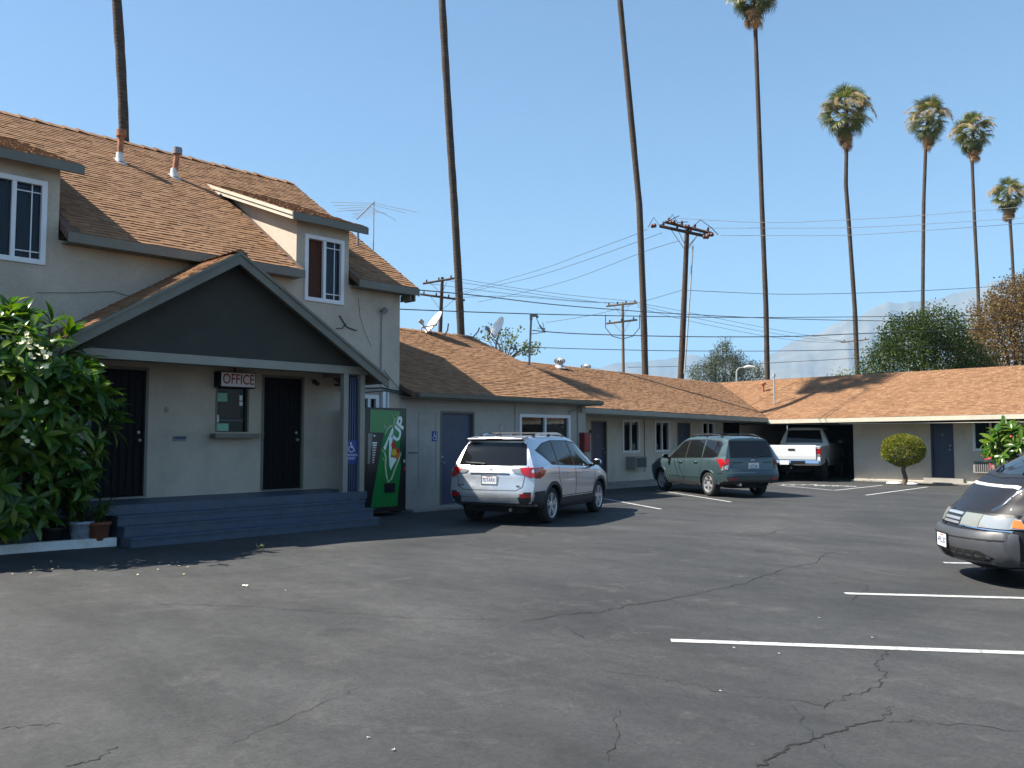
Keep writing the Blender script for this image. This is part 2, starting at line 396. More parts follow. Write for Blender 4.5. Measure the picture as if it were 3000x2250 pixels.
# cracks, traced over the lot
def crack(pix, w, seed, sub=7, jit=.035):
    rnd = random.Random(seed); P = [on_z(*p) for p in pix]; pts = []
    for a, b in zip(P[:-1], P[1:]):
        for i in range(sub):
            t = i / sub; q = a.lerp(b, t); d = (b - a); nn = Vector((-d.y, d.x, 0)).normalized()
            pts.append(q + nn * rnd.uniform(-jit, jit) * (0 if i == 0 else 1))
    pts.append(P[-1]); k = len(pts)
    ribbon(pts, [w * .8 * (.35 + rnd.random()) * (.35 if i in (0, k-1) else 1) for i in range(k)], .003, 'crack', 'crack', .5, seed)
def zc(x, y): return (1500 + x / 1.4747, 1500 + y / 1.4747)
crack([zc(40,478), zc(220,442), zc(390,432), zc(480,408), zc(700,372), zc(860,340), zc(1000,312), zc(1100,272), zc(1240,232), zc(1310,222), zc(1355,180)], .020, 1)
crack([zc(1062,1104), zc(1130,1060), zc(1190,1020), zc(1290,985), zc(1400,950), zc(1480,925), zc(1600,902)], .020, 2, 7, .02)
crack([zc(1600,902), zc(1615,860), zc(1650,840)], .007, 3); crack([zc(1600,902), zc(1760,906), zc(1900,918), zc(2212,948)], .007, 4)
crack([zc(1350,852), zc(1430,805), zc(1540,770), zc(1625,716)], .011, 5); crack([zc(1625,716), zc(1580,675), zc(1575,650), zc(1630,600)], .009, 6)
crack([zc(1460,385), zc(1500,352), zc(1545,320)], .016, 7); crack([zc(830,290), zc(930,283), zc(1100,288), zc(1320,304), zc(1540,322)], .010, 8)
crack([zc(1110,150), zc(1220,152), zc(1355,180), zc(1420,170)], .014, 9); crack([zc(960,104), zc(1080,102), zc(1190,70)], .016, 10)
crack([zc(340,686), zc(580,708), zc(720,735), zc(900,778), zc(1060,802), zc(1190,815), zc(1350,835)], .007, 11)
crack([zc(460,850), zc(460,950), zc(415,1080)], .006, 12); crack([zc(220,492), zc(300,535), zc(320,550)], .008, 13)
crack([zc(1200,830), zc(1300,970), zc(1440,1104)], .005, 14)
crack([(450, 1768), (700, 1776), (980, 1795), (1180, 1810), (1500, 1818)], .009, 15); crack([(190, 2247), (260, 2230), (345, 2187)], .012, 16)
crack([(0, 2137), (130, 2124), (180, 2118)], .008, 17); crack([(680, 2180), (760, 2140), (1000, 2040), (1040, 2015)], .005, 18)
crack([(500, 1690), (780, 1672), (1000, 1642), (1250, 1618)], .007, 19)

# ------------------------------------------------------------------ windows and doors
def slider_window(parent, axis, plane, a0, a1, z0, z1, back, grid=True, open_left=None, frame='white_vinyl', proud=.03, fw=.06, deep=.09):
    """white sliding window set into an opening: outer frame, meeting stile, two panes with muntins, curtain behind"""
    def P(a, z, d): return (plane + d, a, z) if axis == 'x' else (a, plane - d, z)
    w = MB()
    for (p, q, r, s) in ((a0-.02, a1+.02, z1-fw, z1+.02), (a0-.02, a1+.02, z0-.02, z0+fw), (a0-.02, a0+fw, z0+fw, z1-fw), (a1-fw, a1+.02, z0+fw, z1-fw)):
        w.box(P(p, r, -deep), P(q, s, proud))
    am = (a0 + a1) / 2
    win = w.build('window', frame, parent)
    m = MB(); m.box(P(am-.032, z0+fw, -.05), P(am+.032, z1-fw, proud-.012)); m.build('stile', frame, win)
    for k, (p, q) in enumerate(((a0+fw, am-.032), (am+.032, a1-fw))):
        if k == open_left: 
            continue
        m = MB(); m.box(P(p, z0+fw, -.055), P(q, z1-fw, -.045)); m.build('pane', 'glass', win)
        if grid and k == 1:
            mu = MB(); t = .018
            for zz in (z0+fw+.12, z1-fw-.12): mu.box(P(p, zz-t/2, -.044), P(q, zz+t/2, -.034))
            mu.box(P(q-.13-t/2, z0+fw, -.0435), P(q-.13+t/2, z1-fw, -.0335)); mu.build('muntin', frame, win)
    # curtain with folds
    for k, (p, q) in enumerate(((a0+.01, am), (am, a1-.01))):
        mat = back[k] if isinstance(back, (tuple, list)) else back
        c = MB(); n = 28; vs = []
        for i in range(n+1):
            a = p + (q-p)*i/n; d = -.11 - .018*math.sin(i*1.9) - .012*math.sin(i*.7)
            vs += [P(a, z0, d), P(a, z1, d)]
        c.add(vs, [(2*i, 2*i+2, 2*i+3, 2*i+1) for i in range(n)], True); c.build('curtain', mat, win)
    return win
def door(parent, axis, plane, a0, a1, z0, z1, mat='door_blue', frame='trim', knob_right=True, recess=.07, security=False, number=None):
    def P(a, z, d): return (plane + d, a, z) if axis == 'x' else (a, plane - d, z)
    d = MB(); d.box(P(a0+.05, z0+.015, -recess-.04), P(a1-.05, z1-.05, -recess)); dr = d.build('door', mat, parent)
    f = MB()
    f.box(P(a0, z0, -.12), P(a0+.05, z1, .012)); f.box(P(a1-.05, z0, -.12), P(a1, z1, .012)); f.box(P(a0+.05, z1-.05, -.12), P(a1-.05, z1, .012)); f.build('door_frame', frame, dr)
    s = MB(); s.box(P(a0+.05, z0, -.12), P(a1-.05, z0+.014, .03)); s.build('threshold', 'galv_dull', dr)
    k = MB(); ka = (a1-.13) if knob_right else (a0+.13); c = Vector(P(ka, z0+.98, -recess)); out = Vector(P(0, 0, 1)) - Vector(P(0, 0, 0))
    k.tube([c, c+out*.03, c+out*.045, c+out*.07, c+out*.085], [.012, .012, .028, .030, .012], 10);
    k.build('handle', 'galv', dr); MB().tube([c+Vector((0,0,.14)), c+Vector((0,0,.14))+out*.02], .025, 10).build('lock', 'galv', dr)
    if security:
        n = int((a1-a0-.14)/.11)
        for i in range(n+1):
            a = a0+.07+(a1-a0-.14)*i/n
            MB().box(P(a-.008, z0+.04, -recess+.02), P(a+.008, z1-.08, -recess+.036)).build('bar', 'iron', dr)
        for z in (z0+.05, z0+1.0, z1-.1): MB().box(P(a0+.055, z-.02, -recess+.015), P(a1-.055, z+.02, -recess+.041)).build('rail', 'iron', dr)
    if number:
        c = P((a0+a1)/2, z1-.5, -recess+.004)
        M = facing_x(c) if axis == 'x' else Matrix.Translation(c) @ Matrix.Rotation(R(90), 4, 'X')
        text_mesh(number, .10, M, depth=.003).build('number', 'galv', dr)
    return dr

# ------------------------------------------------------------------ two-storey office building
X0 = -14.9
OFF = thing('office_building', 'two-storey beige stucco motel office with dormers and a gabled porch', 'building', (X0, 4.5, 0))
SL = .663; EX, EZ = -14.55, 4.95; RX, RZ = -19.8, 4.95 + .663 * 5.25
holesO = [(8.65, 9.60, .60, 2.85), (5.45, 6.45, .60, 2.85), (7.70, 8.38, 1.73, 2.62), (9.58, 10.50, 4.43, 5.76), (3.77, 4.69, 4.43, 5.76), (10.98, 11.45, 1.95, 2.52)]
wm_ = MB()
wall_panel(wm_, 'x', X0, -4.0, 12.05, 0, 4.86, holesO, .22)
for y0, y1 in ((9.37, 10.65), (3.58, 4.90)):
    wall_panel(wm_, 'x', X0, y0, y1, 4.86, 6.06, holesO, .22)
# core of the house behind the front wall, with its gable end
xb = -24.7
def mainz(x): return EZ + SL * (EX - x)
wm_.prism([(X0-.34, 12.05, 0), (X0-.34, 12.05, mainz(X0-.34)-.13), (RX, 12.05, RZ-.13), (xb, 12.05, 4.7), (xb, 12.05, 0)], (0, -16.05, 0))
wm_.box((X0-.34, 11.83, 0), (X0-.22, 12.05, 4.86))
WALL = wm_.build('wall', 'stucco', OFF)
# dormer cheeks
for y0, y1 in ((9.37, 10.65), (3.58, 4.90)):
    for yc, sgn in ((y0, 1), (y1, -1)):
        zd = lambda x: 6.10 + .36 * (-14.62 - x)
        xe = -18.1
        MB().prism([(X0-.22, yc, mainz(X0-.22)-.05), (X0-.22, yc, zd(X0-.22)-.08), (xe, yc, zd(xe)-.08), (xe, yc, mainz(xe)-.05)], (0, sgn*.12, 0)).build('dormer_cheek', 'stucco', OFF)
# main roof
yr0, yr1 = -4.3, 12.30
rm_ = MB(); xd = X0 - .16
for ya, yb, xa in ((yr0, 3.56, EX), (3.56, 4.92, xd), (4.92, 9.35, EX), (9.35, 10.67, xd), (10.67, yr1, EX)):
    rm_.prism([(xa, ya, mainz(xa)), (xa, yb, mainz(xa)), (RX, yb, RZ), (RX, ya, RZ)], (0, 0, -.14))
ROOF = rm_.build('roof', 'roof_felt', OFF)
MB().prism([(RX-.002, yr0, RZ), (RX-.002, yr1, RZ), (-25.1, yr1, 4.95), (-25.1, yr0, 4.95)], (0, 0, -.14)).build('rear_roof', 'roof_felt', OFF)
Lm = math.hypot(RX - EX, RZ - EZ); Vm = Vector((RX-EX, 0, RZ-EZ)).normalized()
def in_main(u, v):
    x, z = EX + Vm.x*v, EZ + Vm.z*v; y = yr0 + u
    if y < 1.0: return False
    for y0, y1 in ((9.12, 10.92), (3.33, 5.15)):
        if y0+.1 < y < y1-.1 and x > -18.2: return z > 6.10 + .36*(-14.62 - x) - .02
        if y0+.18 < y < y1-.18 and x > -15.1: return False
    return True
shingles(ROOF, (EX, yr0, EZ), (0, 1, 0), Vm, yr1-yr0, Lm, in_main, seed=3)
# ridge caps: lapped pieces
for i in range(40):
    y = 1.0 + i * .29
    if y > 12.2: break
    rc = MB(); h0, h1 = .035 + .012*(i % 3), .012
    rc.add([(RX+.16, y, RZ-.085+h0-.02), (RX, y, RZ+h0), (RX-.16, y, RZ-.085+h0-.02), (RX+.16, y+.33, RZ-.085+h1-.01), (RX, y+.33, RZ+h1), (RX-.16, y+.33, RZ-.085+h1-.01),
            (RX+.16, y, RZ-.12), (RX-.16, y, RZ-.12)], [(0,1,4,3),(1,2,5,4),(0,6,7,2,1)])
    rc.build('ridge_cap', 'shingle', ROOF)
def board(name, a, b, h, t, mat, parent, out=(1, 0, 0)):
    """board from a to b (top edge), h high, t thick along out"""
    a, b, o = Vector(a), Vector(b), Vector(out) * t
    return MB().prism([a, b, b - Vector((0,0,h)), a - Vector((0,0,h))], o).build(name, mat, parent)
# eave boards between the dormers, rake board on the gable
board('fascia', (EX-.01, 4.93, EZ-.005), (EX-.01, 9.35, EZ-.005), .16, .03, 'trim', ROOF)
board('fascia', (EX-.01, 10.67, EZ-.005), (EX-.01, yr1, EZ-.005), .16, .03, 'trim', ROOF)
board('fascia', (EX-.01, yr0, EZ-.005), (EX-.01, 3.56, EZ-.005), .16, .03, 'trim', ROOF)
board('rake_board', (EX, yr1, EZ-.01), (RX, yr1, RZ-.01), .17, .03, 'trim', ROOF, (0, 1, 0))
MB().box((X0, -4, 4.80), (EX-.02, 3.5, 4.815)).box((X0, 4.95, 4.80), (EX-.02, 9.33, 4.815)).box((X0, 10.70, 4.80), (EX-.02, 12.27, 4.815)).build('soffit', 'trim', ROOF)
for y in (12.12, 12.24): MB().box((X0-.05, y-.02, 4.66), (EX-.06, y+.02, 4.80)).build('rafter_tail', 'trim', ROOF)
# dormers: shed roofs
for y0, y1 in ((9.12, 10.92), (3.33, 5.15)):
    DX, DZ = -14.62, 6.10; xe = -18.35; ze = DZ + .36*(DX-xe)
    dr = slab('dormer_roof', [(DX, y0, DZ), (DX, y1, DZ), (xe, y1, ze), (xe, y0, ze)], .09, 'roof_felt', OFF)
    Vd = Vector((xe-DX, 0, ze-DZ)).normalized()
    shingles(dr, (DX, y0, DZ), (0, 1, 0), Vd, y1-y0, math.hypot(xe-DX, ze-DZ), None, seed=int(y0*10), singles=290)
    board('fascia', (DX-.01, y0-.02, DZ-.004), (DX-.01, y1+.02, DZ-.004), .15, .03, 'trim', dr)
    board('rake_board', (DX, y0, DZ-.004), (xe, y0, ze-.004), .07, .03, 'fascia_cream', dr, (0, -1, 0))
    board('rake_board', (DX, y0+.03, DZ-.09), (xe, y0+.03, ze-.09), .07, .035, 'fascia_cream', dr, (0, -1, 0))
    board('rake_board', (DX, y1, DZ-.004), (xe, y1, ze-.004), .15, .03, 'trim', dr, (0, 1, 0))
slider_window(OFF, 'x', X0, 9.58, 10.50, 4.43, 5.76, ('curtain_brown', 'blind_blue'), open_left=0)
slider_window(OFF, 'x', X0, 3.77, 4.69, 4.43, 5.76, ('blind_blue', 'blind_blue'))
slider_window(OFF, 'x', X0, 10.98, 11.45, 1.95, 2.52, 'brick_blind_reflection', grid=False)
# roof vents
def vent(x, y, h, r, mat='rust', lean=.0, capmat=None):
    z = mainz(x)
    v = MB().tube([(x, y, z-.1), (x+lean*.3, y+lean, z+h)], r, 12).build('vent_pipe', mat, ROOF)
    MB().tube([(x+lean*.3, y+lean, z+h-.04), (x+lean*.3, y+lean, z+h+.10)], r*1.65, 14).build('cap', capmat or mat, v)
    MB().tube([(x+.03, y, z-.04), (x+.01, y, z+.06), (x, y, z+.18)], [r*1.5, r*1.3, r*1.08], 12).build('flashing', 'seal_white', v)
    MB().prism([(x+.17, y-.10, mainz(x+.17)+.028), (x+.17, y+.10, mainz(x+.17)+.028), (x-.1, y+.10, mainz(x-.1)+.028), (x-.1, y-.10, mainz(x-.1)+.028)], (0, 0, -.012)).build('flashing_plate', 'galv', v)
vent(-18.42, 7.22, .58, .062, lean=.02); vent(-18.22, 8.32, .56, .062, lean=.06, capmat='galv_dull')
vp = MB().tube([(-16.34, 11.93, mainz(-16.34)-.05), (-16.34, 11.93, mainz(-16.34)+.44)], .028, 8).build('vent_pipe', 'galv_dull', ROOF)

# porch
PF = .58
st = MB(); st.box((-13.58, 3.7, PF-.145), (X0+.003, 10.20, PF)); st.box((-13.80, 3.8, 0), (X0+.004, 10.02, PF-.146))
porch = st.build('porch_floor', 'step_paint', OFF)
for i, (x, zt, y0, y1) in enumerate(((-13.33, .435, 5.35, 9.96), (-13.08, .29, 5.35, 9.98), (-12.84, .145, 5.35, 9.93))):
    s = MB(); s.box((x, y0 + .004*i, 0), (-13.801, y1, zt - .03)); s.box((x+.022, y0-.002-.004*i, zt-.03), (-13.802, y1+.012, zt)); s.build('step', 'step_paint', OFF)
MB().box((-13.795, 10.022, 0), (X0+.01, 10.05, PF-.15)).build('porch_side_wall', 'stucco_lower', OFF)
for y in (9.70, 10.09):
    MB().box((-13.72, y-.055, PF), (-13.60, y+.055, 2.85)).build('porch_post', 'trim_pale', OFF)
MB().box((-13.74, 4.3, 2.852), (-13.585, 10.20, 3.0)).build('porch_beam', 'trim_pale', OFF)
MB().box((-13.75, 10.03, 2.852), (X0+.02, 10.16, 3.0)).build('porch_beam', 'trim_pale', OFF)
MB().box((-13.745, 4.3, 2.94), (X0+.002, 10.02, 2.97)).build('porch_ceiling', 'trim_pale', OFF)
PY, PZ, PS = 7.25, 4.80, .62
def pz(y): return PZ - PS * abs(y - PY)
MB().prism([(-13.62, 4.32, 3.001), (-13.62, 10.18, 3.001), (-13.62, PY, pz(PY)-.10)], (-.10, 0, 0)).build('porch_gable', 'gable', OFF)
for sgn in (1, -1):
    ye = PY + sgn*3.22
    a = [(-13.28, ye, pz(ye)), (-13.28, PY, PZ), (X0+.002, PY, PZ), (X0+.002, ye, pz(ye))]
    pr = slab('porch_roof', a if sgn < 0 else a[::-1], .07, 'roof_felt', OFF)
    U = Vector((1, 0, 0)) if sgn < 0 else Vector((-1, 0, 0)); V = Vector((0, -sgn, PS)).normalized()
    O = (X0+.002, ye, pz(ye)) if sgn < 0 else (-13.27, ye, pz(ye))
    shingles(pr, O, U, V, 1.64, 3.22*math.hypot(1, PS), None, seed=20+sgn, singles=150)
    board('rake_board', (-13.30, ye, pz(ye)-.06), (-13.30, PY, PZ-.06), .16, .035, 'trim', pr)
    board('rake_board', (-13.29, ye, pz(ye)-.005), (-13.29, PY, PZ-.005), .055, .05, 'trim', pr)
    MB().prism([(-13.32, ye, pz(ye)-.075), (-13.32, PY, PZ-.075), (-13.60, PY, PZ-.075), (-13.60, ye, pz(ye)-.075)], (0, 0, -.02)).build('soffit', 'trim', pr)
    board('fascia', (-13.30, ye, pz(ye)-.01), (X0+.01, ye, pz(ye)-.01), .11, .03, 'trim', pr, (0, sgn, 0))
for i in range(6):
    x = -13.26 - i*.27
    MB().add([(x, PY-.14, PZ-.06+.03), (x, PY, PZ+.045), (x, PY+.14, PZ-.06+.03), (x-.3, PY-.14, PZ-.075+.02), (x-.3, PY, PZ+.02), (x-.3, PY+.14, PZ-.075+.02)], [(0,1,4,3),(1,2,5,4),(0,2,1)]).build('ridge_cap', 'shingle', pr)
door(OFF, 'x', X0, 8.65, 9.60, .60, 2.85, 'door_dark', security=True)
door(OFF, 'x', X0, 5.45, 6.45, .60, 2.85, 'door_dark', security=True)
# office window: recessed pane over brick-coloured slats that paint in a warm reflection, notices taped inside
ow = MB(); y0, y1, z0, z1 = 7.70, 8.38, 1.73, 2.62
ow.box((X0-.14, y0, z0), (X0+.01, y0+.035, z1)); ow.box((X0-.14, y1-.035, z0), (X0+.01, y1, z1)); ow.box((X0-.14, y0+.035, z1-.03), (X0+.01, y1-.035, z1))
OW = ow.build('window', 'trim', OFF)
MB().box((X0-.08, y0+.035, z0), (X0-.072, y1-.035, z1-.03)).build('pane', 'glass', OW)
b = MB(); n = 22
for i in range(n): b.box((X0-.17, y0+.05, z0+.27+i*.026), (X0-.15-.006*(i % 2), y1-.1, z0+.27+i*.026+.022))
b.build('reflection_slats', 'brick_blind_reflection', OW)
MB().box((X0-.18, y0+.035, z0), (X0-.172, y1-.035, z1-.03)).build('backing', 'dark_room', OW)
MB().box((X0-.11, y0+.05, z0+.20), (X0-.10, y1-.05, z0+.24)).build('rail', 'galv', OW)
for (a, c_, h, w, m) in ((y0+.05, 2.30, .16, .22, 'paper_green'), (y0+.05, 1.75, .14, .26, 'paper_green'), (y0+.04, 1.91, .14, .07, 'paper_white'), (y1-.16, 2.23, .08, .07, 'paper_white'), (y1-.16, 2.33, .10, .06, 'paper_white')):
    MB().box((X0-.070, a, c_), (X0-.0685, a+w, c_+h)).build('notice', m, OW)
sl = MB(); sl.box((X0+.001, 7.60, 1.62), (X0+.22, 8.48, 1.70)); sl.box((X0+.001, 8.50, 1.685), (X0+.18, 8.62, 1.70)); sl.build('sill', 'trim', OW)
# letter slot, door bell plate, small fittings
ls = MB().box((X0, 6.91, 1.565), (X0+.02, 7.15, 1.655)).build('letter_slot', 'galv_dull', OFF); MB().box((X0+.02, 6.93, 1.60), (X0+.03, 7.13, 1.645)).build('flap', 'slat_blue', ls)
MB().box((X0, 6.75, 2.07), (X0+.015, 6.81, 2.17)).build('bell_plate', 'trim_pale', OFF)
# patched conduits and stains on the upper wall
MB().tube([(X0+.025, 11.52, 2.75), (X0+.025, 11.52, 4.33)], .012, 6).build('conduit', 'galv_dull', OFF)
MB().tube([(X0+.0, 11.53, 4.40), (X0+.10, 11.53, 4.40), (X0+.14, 11.53, 4.38)], [.03, .07, .075], 12).build('flood_lamp', 'galv_dull', OFF)
MB().tube([(X0+.02, 10.42, 4.36-.18), (X0+.02, 10.52, 4.05), (X0+.02, 10.62, 3.95), (X0+.02, 10.86, 3.9)], .012, 6).build('cable', 'wire', OFF)
MB().tube([(X0+.02, 10.58, 4.02), (X0+.02, 10.5, 3.92), (X0+.02, 10.34, 3.9)], .010, 6).build('cable', 'wire', OFF)
MB().tube([(X0+.02, 10.9, 4.6), (X0+.015, 10.95, 4.2), (X0+.02, 11.1, 3.85), (X0+.015, 11.25, 3.6)], .004, 5).build('cable', 'wire', OFF)
MB().tube([(X0+.02, 4.6, 3.95), (X0+.02, 5.2, 4.02), (X0+.02, 5.8, 4.12), (X0+.02, 6.4, 4.0)], .004, 5).build('cable', 'wire', OFF)
# pipes and loose cables between porch and annex
MB().tube([(X0+.06, 11.68, .1), (X0+.06, 11.68, 2.62)], .035, 8).build('downpipe', 'white_paint', OFF)
MB().box((X0+.01, 11.52, 1.9), (X0+.10, 11.60, 2.62)).build('cable_duct', 'white_vinyl', OFF)
MB().tube([(X0+.05, 10.3, 2.72), (X0+.09, 10.9, 2.66), (X0+.08, 11.5, 2.70), (X0+.1, 12.1, 2.62), (X0+.3, 12.6, 2.60)], .02, 6).build('cable', 'wire', OFF)
MB().tube([(X0+.07, 10.4, 2.62), (X0+.11, 11.0, 2.58), (X0+.09, 11.6, 2.64), (X0+.13, 12.2, 2.57)], .014, 6).build('cable', 'wire', OFF)
MB().tube([(X0+.02, 11.6, 3.1), (X0+.03, 11.85, 2.85), (X0+.05, 12.0, 2.72)], .006, 6).build('cable', 'wire', OFF)
# slatted screen between the porch posts
for i in range(5):
    MB().box((-13.70, 9.775+i*.056, PF), (-13.672, 9.775+i*.056+.036, 2.80)).build('screen_slat', 'slat_blue', OFF)
MB().box((-13.712, 9.757, PF+.001), (-13.702, 10.034, 2.80)).build('screen_back', 'door_dark', OFF)

# ------------------------------------------------------------------ annex (single storey, flush with the office)
ANX = thing('motel_annex', 'single-storey annex with blue restroom door and brown shingle roof', 'building', (X0, 15, 0))
AEX, AEZ, ARX = -14.46, 2.62, -19.6; ARZ = AEZ + .427 * (AEX - ARX)
hA = [(13.27, 14.38, .05, 2.24), (15.98, 17.97, 1.15, 2.2)]
m = MB(); wall_panel(m, 'x', X0, 12.052, 18.60, 0, 2.56, hA, .22)
m.prism([(X0-.30, 18.60, 0), (X0-.30, 18.60, AEZ+.427*(AEX-X0+.30)-.14), (ARX, 18.6, ARZ-.14), (-24.7, 18.6, 2.45), (-24.7, 18.6, 0)], (0, -6.53, 0))
m.box((X0-.3, 18.38, 0), (X0-.22, 18.6, 2.56))
m.build('wall', 'stucco_lower', ANX)
AR = slab('roof', [(AEX, 12.06, AEZ), (AEX, 18.80, AEZ), (ARX, 18.80, ARZ), (ARX, 12.06, ARZ)], .10, 'roof_felt', ANX)
MB().prism([(ARX-.002, 12.06, ARZ), (ARX-.002, 18.8, ARZ), (-24.75, 18.8, AEZ), (-24.75, 12.06, AEZ)], (0, 0, -.1)).build('rear_roof', 'roof_felt', ANX)
Va = Vector((ARX-AEX, 0, ARZ-AEZ)).normalized()
shingles(AR, (AEX, 12.06, AEZ), (0, 1, 0), Va, 6.75, math.hypot(ARX-AEX, ARZ-AEZ), None, seed=31)
board('fascia', (AEX-.01, 12.22, AEZ-.004), (AEX-.01, 18.82, AEZ-.004), .13, .03, 'trim', AR)
MB().prism([(AEX+.02, 12.2, AEZ-.02), (AEX+.11, 12.2, AEZ-.02), (AEX+.09, 12.2, AEZ-.10), (AEX+.02, 12.2, AEZ-.12)], (0, 6.62, 0)).build('gutter', 'trim', AR)
board('rake_board', (AEX, 18.80, AEZ-.004), (ARX, 18.80, ARZ-.004), .10, .025, 'trim', AR, (0, 1, 0))
MB().box((X0, 12.08, AEZ-.13), (AEX-.02, 18.78, AEZ-.115)).build('soffit', 'trim', AR)
for i in range(24):
    y = 12.1 + i*.28
    MB().add([(ARX+.15, y, ARZ-.05+.02), (ARX, y, ARZ+.045), (ARX-.15, y, ARZ-.05+.02), (ARX+.15, y+.31, ARZ-.06+.01), (ARX, y+.31, ARZ+.02), (ARX-.15, y+.31, ARZ-.06+.01)], [(0,1,4,3),(1,2,5,4),(0,2,1)]).build('ridge_cap', 'shingle', AR)
door(ANX, 'x', X0, 13.27, 14.38, .05, 2.24, 'door_blue', knob_right=False, number='1')
slider_window(ANX, 'x', X0, 15.98, 17.97, 1.15, 2.2, ('dark_room', 'curtain_grey'), grid=False)
pn = MB()
for a in ((12.62, 12.64, .5, 2.2), (13.14, 13.16, .5, 2.2), (12.64, 13.14, 2.18, 2.2)): pn.box((X0, a[0], a[2]), (X0+.012, a[1], a[3]))
pn.build('blocked_door_outline', 'stucco_lower', ANX)
MB().box((X0, 15.80, .06), (X0+.03, 15.90, 2.5)).build('wall_batten', 'stucco_lower', ANX)
MB().box((X0, 18.30, 0), (X0+.05, 18.62, 2.52)).build('corner_pilaster', 'stucco_lower', ANX)
MB().box((X0+.10, 18.32, 2.3), (X0+.16, 18.40, 2.5)).tube([(X0+.13, 18.36, 2.42), (X0+.10, 18.0, 2.34), (X0+.03, 17.9, 2.28)], .02, 6).build('conduit', 'trim_pale', ANX)
MB().box((X0, 12.06, 0), (X0+.55, 18.7, .05)).build('walkway_slab', 'concrete', ANX)
MB().tube([(X0, 12.35, 1.28), (X0+.25, 12.38, 1.28)], .015, 6).build('hose_bib', 'galv_dull', ANX)

# ------------------------------------------------------------------ long guest-room wing
LW = thing('guest_room_wing', 'long low guest-room wing with deep eaves and blue doors behind the green car', 'building', (-17.4, 25, 0))
WX = -17.4
EXL, RXL, RYW = -15.6, -20.4, 35.6          # eave x, ridge x, ridge y of the cross wing
CY = 30.8                                   # eave line of the cross wing
def lez(y): return 2.36 - .012 * (y - 20)   # the eave drops a little towards the corner
hL = [(22.10, 22.95, .12, 2.16), (23.83, 24.80, 1.10, 2.2), (25.77, 26.70, 1.10, 2.2), (27.25, 28.15, .12, 2.16), (29.0, 29.9, 1.1, 2.2)]
m = MB(); wall_panel(m, 'x', WX, 18.4, 36.2, 0, 2.38, hL, .2); m.box((WX-.32, 18.4, 0), (-24.0, 36.2, 2.35)); m.build('wall', 'stucco_wing', LW)
Rz, RzL = 4.22, 4.34          # ridges
vsl = (RzL - lez(18.4) - .12) / (EXL - RXL)
def lz(x, y): return lez(y) + .12 + vsl * (EXL - x)
LR = slab('roof', [(x_, y_, lz(x_, y_)) for x_, y_ in ((EXL, 18.4), (EXL, CY), (RXL, RYW), (RXL, 18.4))], .10, 'roof_felt', LW)
MB().prism([(RXL-.002, 18.4, RzL), (RXL-.002, RYW, lz(RXL, RYW)), (-24.6, 40.2, 2.4), (-24.6, 18.4, 2.4)], (0, 0, -.1)).build('rear_roof', 'roof_felt', LW)
o0 = Vector((EXL, 18.4, lez(18.4)+.12)); Ul = Vector((0, CY-18.4, lez(CY)-lez(18.4))).normalized()
Vl = Vector((RXL-EXL, 0, RzL-o0.z)).normalized(); Vl = (Vl - Ul*Vl.dot(Ul)).normalized()
shingles(LR, o0, Ul, Vl, RYW-18.4, math.hypot(RXL-EXL, RzL-o0.z) + .02, lambda u, v: 18.4+u < CY + (RYW-CY)*(v/5.14)+.05 and 18.4 + u > 18.6, seed=41)
board('fascia', (EXL-.01, 18.4, lez(18.4)+.115), (EXL-.01, CY-.02, lez(CY)+.115), .15, .03, 'trim_pale', LR)
MB().prism([(WX, 18.4, lez(18.4)-.03), (EXL-.02, 18.4, lez(18.4)-.03), (EXL-.02, CY+.4, lez(CY)-.03), (WX, CY+.4, lez(CY)-.03)], (0, 0, -.012)).build('soffit', 'soffit_pale', LR)
MB().box((WX+.001, 18.62, 0), (-16.25, 31.9, .12)).build('walkway_slab', 'concrete', LW)
door(LW, 'x', WX, 22.10, 22.95, .12, 2.16, 'door_blue', number='2'); door(LW, 'x', WX, 27.25, 28.15, .12, 2.16, 'door_blue', number='3')
for a, b in ((23.83, 24.80), (25.77, 26.70), (29.0, 29.9)):
    slider_window(LW, 'x', WX, a, b, 1.10, 2.2, ('dark_room', 'curtain_grey'), grid=False)
MB().box((WX, 30.6, .12), (WX+.012, 31.9, 2.3)).build('carport_dark_sheet', 'door_dark', LW)  # flat dark sheet on the wall, standing in for the dark carport opening
MB().tube([(WX+.03, 25.1, .4), (WX+.03, 25.1, 2.3)], .012, 6).build('conduit', 'trim', LW)
MB().box((WX+.0, 22.0, 1.75), (WX+.03, 22.06, 1.85)).build('bell_plate', 'iron', LW)

# ------------------------------------------------------------------ cross wing with the carport
CW = thing('carport_wing', 'low cross wing with an open carport and dark blue room door', 'building', (-8, 32.1, 0))
WY = 32.1
hC = [(-10.07, -9.32, .2, 2.2), (-8.69, -7.62, 1.17, 2.16)]
m = MB(); wall_panel(m, 'y', WY, -12.8, 4, 0, 2.21, hC, .2); m.box((-12.8, WY+.32, 0), (4, 39.6, 2.25)); m.box((-12.8, WY+.2, 0), (-12.5, WY+.32, 2.21)); m.build('wall', 'stucco_wing', CW)
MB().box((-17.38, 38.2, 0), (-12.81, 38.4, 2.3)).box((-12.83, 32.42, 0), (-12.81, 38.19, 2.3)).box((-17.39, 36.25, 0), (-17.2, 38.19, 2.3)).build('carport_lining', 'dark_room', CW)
def cez(x): return 2.29 + .008 * (x + 15.5)
ksl = (Rz - cez(-12)) / (RYW - CY)
def cz(x, y): return cez(x) + ksl * (y - CY)
CR = slab('roof', [(x_, y_, cz(x_, y_)) for x_, y_ in ((EXL, CY), (RXL-.3, RYW), (4.3, RYW), (4.3, CY))][::-1], .10, 'roof_felt', CW)
